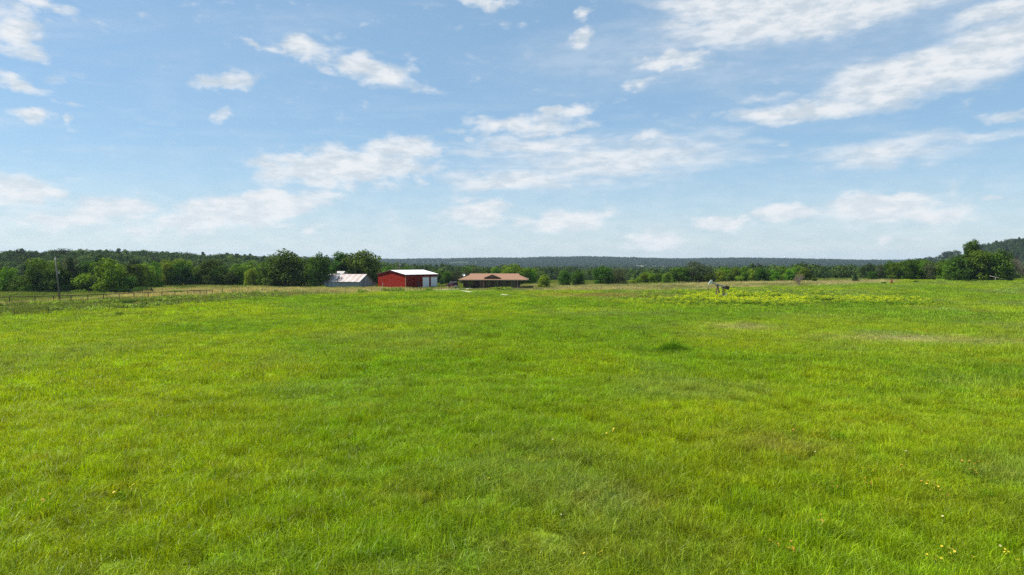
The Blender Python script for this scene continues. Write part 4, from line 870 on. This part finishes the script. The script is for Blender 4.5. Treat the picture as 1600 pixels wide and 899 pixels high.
# ------------------------------------------------------------------ weeds and flowers
def build_weeds():
    rg = np.random.default_rng(31)
    # single dark grass clump in the open field
    p = at(1051, 551); v, f, b, _ = blades(2600, 1.0, .5, 1.2, .02, rg, .8, .08); q = v.reshape(-1, 5, 3); rr = np.hypot(q[:, 0, 0], q[:, 0, 1]); q[:, :, 2] *= (np.exp(-(rr / .62) ** 2) + .12 + .25 * rg.random(len(rr)))[:, None]; v = q.reshape(-1, 3) * np.array((1.75, 1.2, 1.1))
    o = leaf_obj('grass_clump', (v, f, b), CLUMPM, None); o.location = p; tag(o, 'dark green grass clump standing alone in the open field', 'grass clump')
    # leafy weed with yellow heads
    def weed(seed, tall, heads):
        r = np.random.default_rng(seed); V, Fc, B, Mi = [], [], [], []; off = 0
        lb = [(r.normal(0, .22), r.normal(0, .22), tall * (.2 + .65 * r.random()), .2, .18) for k in range(9)]
        v, f, b = leaf_cloud(r, lb, 150, .15, .4, .8); V.append(v); Fc += f; B.append(b); Mi += [0] * len(f); off = len(v)
        if heads:
            lb = [(r.normal(0, .25), r.normal(0, .25), tall * (.8 + .3 * r.random()), .1, .07) for k in range(9)]
            v, f, b = leaf_cloud(r, lb, heads, .085, .8, .6); V.append(v); Fc += [[i + off for i in q] for q in f]; B.append(b); Mi += [1] * len(f)
        return np.vstack(V), Fc, np.concatenate(B), Mi
    pr = [weed(400, .75, 36), weed(401, .95, 46), weed(402, .7, 20), weed(403, .8, 0)]
    X, Y = [], []
    for (px, py, hw, hh, n) in ((1120, 470, 110, 7, 900), (1160, 474, 90, 5, 600), (1220, 470, 100, 8, 800), (1190, 462, 120, 5, 450), (1300, 475, 90, 5, 420), (1340, 472, 60, 6, 300), (1080, 464, 60, 4, 200), (1390, 473, 50, 5, 140), (1050, 470, 60, 8, 90)):
        c = at(px, py); fr, nr = at(px, py - hh), at(px, py + hh); dy = (fr.y - nr.y) / 2; k = c.y / F
        X.append(c.x + rg.normal(0, hw * k * .55, n)); Y.append(c.y + rg.normal(0, dy * .55, n))
    x, y = np.concatenate(X), np.concatenate(Y); k = (beyond(x, y) < -2) & (fbm(x, y, 6, 3, 41) > .5); x, y = x[k], y[k]; n = len(x); s = .65 + .6 * rg.random(n)
    tint = np.array((.21, .32, .012)) * (.75 + .5 * rg.random((n, 1)))
    dark = fbm(x, y, 12, 2, 44) > .56; var = np.where(dark & (rg.random(n) < .7), 3, rg.integers(0, 4, n))
    scatter('yellow_wildflowers', pr, [GRASSM, FLOWERM], np.column_stack([x, y, terrain(x, y) + .05]), np.column_stack([0 * x, 0 * x, rg.random(n) * 6.28]), np.column_stack([s, s, s]), tint, var, 'yellow flowering weeds spread around the pumpjack', 'wildflowers')
    for (px, py, w, h, lab) in ((1212, 474, 40, 7, 'dark leafy weed clump just right of the pumpjack flowers'), (1258, 476, 28, 8, 'dark weed clump between two drifts of yellow flowers'), (1333, 480, 60, 9, 'widest dark green weed clump in the flowering drift'), (1395, 478, 45, 7, 'dull green weed clump at the end of the yellow flowers'), (1076, 468, 16, 6, 'small dark weed clump left of the pumpjack')):
        c = at(px, py); k = c.y / F; lb = [(rg.normal(0, .32) * w * k, rg.normal(0, .5), h * k * (.2 + .5 * rg.random()), .12 * w * k + .25, h * k * .3) for j in range(12)]
        o = leaf_obj('weed_clump', leaf_cloud(rg, lb, 1100, .2, .5, .8), WEEDM, None); o.location = c; tag(o, lab, 'weeds', 'weed clumps among the yellow flowers')
    # rough weeds along the fences and round the farm buildings
    n = 2600; px = np.where(rg.random(n) < .72, rg.random(n) * 520 - 70, 560 + rg.random(n) * 118); a = np.arctan((px - 800) / F)
    r = np.interp(a, EDGE_A, EDGE_R) + np.where(px < 450, rg.random(n) ** 1.3 * 30 - 1, rg.random(n) * 5 - 2); x, y = r * np.sin(a), r * np.cos(a); k = fbm(x, y, 7, 3, 47) > np.where(px < 450, .57, .5); x, y = x[k], y[k]
    q = [at(783 + 8 * rg.normal(), 453.0 + .8 * rg.normal()) for j in range(45)]; x = np.concatenate([x, [p_.x for p_ in q]]); y = np.concatenate([y, [p_.y for p_ in q]]); n = len(x); s = .55 + .75 * rg.random(n)
    tint = np.array((.20, .29, .02)) * (.6 + .8 * rg.random((n, 1)))
    scatter('fence_weeds', [weed(410, .7, 0), weed(411, .9, 0), weed(412, .6, 0)], [GRASSM], np.column_stack([x, y, terrain(x, y) + .02]), np.column_stack([0 * x, 0 * x, rg.random(n) * 6.28]), np.column_stack([s, s, s * .9]), tint, rg.integers(0, 3, n), 'rough green weeds growing along the fences', 'weeds')
    # wildflowers one by one in the near grass
    def flower(name, petal, nh, spread, h, size, seed, label, group):
        r = random.Random(seed); t = thing(name, label, 'wildflower', (0, 0, 0), 0, group); st = MB()
        for k in range(nh):
            e = Vector((r.gauss(0, spread), r.gauss(0, spread), h * (.8 + .35 * r.random()))); st.tube((e.x * .3, e.y * .3, -.03), e, .007, .005, 4, False)
            hd = MB(); n = 9; nm = Vector((r.gauss(0, .3), -.35 + r.gauss(0, .3), 1)).normalized(); q = nm.to_track_quat('Z', 'Y'); sz = size * (.8 + .4 * r.random())
            for j in range(n):
                a = 2 * math.pi * j / n; d0 = q @ Vector((math.cos(a), math.sin(a), .15)); sd = q @ Vector((-math.sin(a), math.cos(a), 0)); hd.poly([e + d0 * sz * .15 - sd * sz * .06, e + d0 * sz * .6 - sd * sz * .2, e + d0 * sz, e + d0 * sz * .6 + sd * sz * .2, e + d0 * sz * .15 + sd * sz * .06])
            o = hd.build('flower_head', petal, t); MB().tube(e, e + nm * sz * .22, sz * .22, sz * .12, 7).build('flower_heart', M['heart'], o)
        st.build('stem', STEMM, t)
        lb = [(r.gauss(0, spread), r.gauss(0, spread), h * .35, .12, .16) for k in range(4)]; leaf_obj('leaves', leaf_cloud(np.random.default_rng(seed), lb, 40, .08, .4, .7), WEEDM, t)
        return t
    sets = {'orange': (flower('wildflower', M['orange'], 5, .15, .46, .042, 1, 'low cluster of orange daisy-like flowers in the near grass', 'orange flowers in the near grass'), [(1239, 679), (1357, 744), (1408, 735), (1490, 726), (1515, 733), (1520, 746), (1360, 767), (1480, 785), (1283, 832), (1238, 877), (1527, 648), (1407, 630), (490, 744), (848, 690), (40, 792), (67, 798), (1307, 771), (1209, 862), (1450, 762), (1553, 738)]),
            'yellow': (flower('wildflower', M['yellow'], 6, .15, .5, .046, 2, 'cluster of bright yellow flowers on leafy stems in the near grass', 'yellow flowers in the near grass'), [(1465, 777), (1390, 763), (1315, 642), (1468, 891), (1492, 884), (200, 780), (787, 857), (955, 683), (905, 713), (932, 882), (780, 762), (1575, 880), (1295, 644)]),
            'cream': (flower('wildflower', M['cream'], 2, .06, .5, .045, 3, 'pair of pale cream flowers in the near grass', 'cream flowers in the near grass'), [(1274, 716), (1420, 715), (865, 699), (880, 822), (1566, 876), (1478, 822)])}
    fr = random.Random(12)
    for key, (pt, spots) in sets.items():
        for i, (px, py) in enumerate(spots):
            p = at(px, min(py + 6, 897)); s = .8 + .35 * fr.random()
            if i == 0: pt.location = p; pt.scale = (s, s, s)
            else: copy_thing(pt, p, fr.random() * 6.28, (s, s, s))
    # dark leafy weeds in the near grass
    wp = None
    for (px, py) in ((1375, 622), (1230, 728), (1284, 848), (1380, 730), (1515, 712), (760, 650), (920, 718), (735, 662), (1542, 782), (1305, 694), (330, 640), (450, 655)):
        p = at(px, py); s = .8 + .5 * fr.random()
        if wp is None:
            lb = [(rg.normal(0, .16), rg.normal(0, .16), .2 + .25 * rg.random(), .11, .1) for k in range(6)]; wp = leaf_obj('leafy_weed', leaf_cloud(rg, lb, 110, .08, .5, .7), WEEDM, None); wp.location = p; tag(wp, 'small dark leafy weed standing in the near grass', 'weed', 'leafy weeds in the near grass')
        else: o = wp.copy(); COL.objects.link(o); o.location = p; o.rotation_euler = (0, 0, fr.random() * 6.28); o.scale = (s, s, s)

def build_haze():
    o = MB().box(-6200, 6200, -6200, 6200, -45, 75).build('haze', None)
    o.data.materials.clear(); m = bpy.data.materials.new('haze_air'); m.use_nodes = True; N = m.node_tree.nodes; N.clear(); out = N.new('ShaderNodeOutputMaterial'); v = N.new('ShaderNodeVolumePrincipled')
    v.inputs['Color'].default_value = (.62, .80, 1.0, 1); v.inputs['Density'].default_value = HAZE_DENSITY; v.inputs['Anisotropy'].default_value = .2
    m.node_tree.links.new(v.outputs[0], out.inputs['Volume']); o.data.materials.append(m); o['kind'] = 'stuff'; tag(o, 'thin blue haze in the air over the far hills', 'haze')

build_red_barn(); build_old_barn(); build_house(); build_car(); build_drive(); build_pumpjack(); build_fences(); build_poles(); build_far()
build_trees()
build_grass()
build_weeds()
build_haze()
for lst in PROTO.values():            # a kind that found no place in the picture is not part of the scene
    for pr in lst:
        if pr.name not in USED:
            for ch in list(pr.children): bpy.data.objects.remove(ch)
            bpy.data.objects.remove(pr)
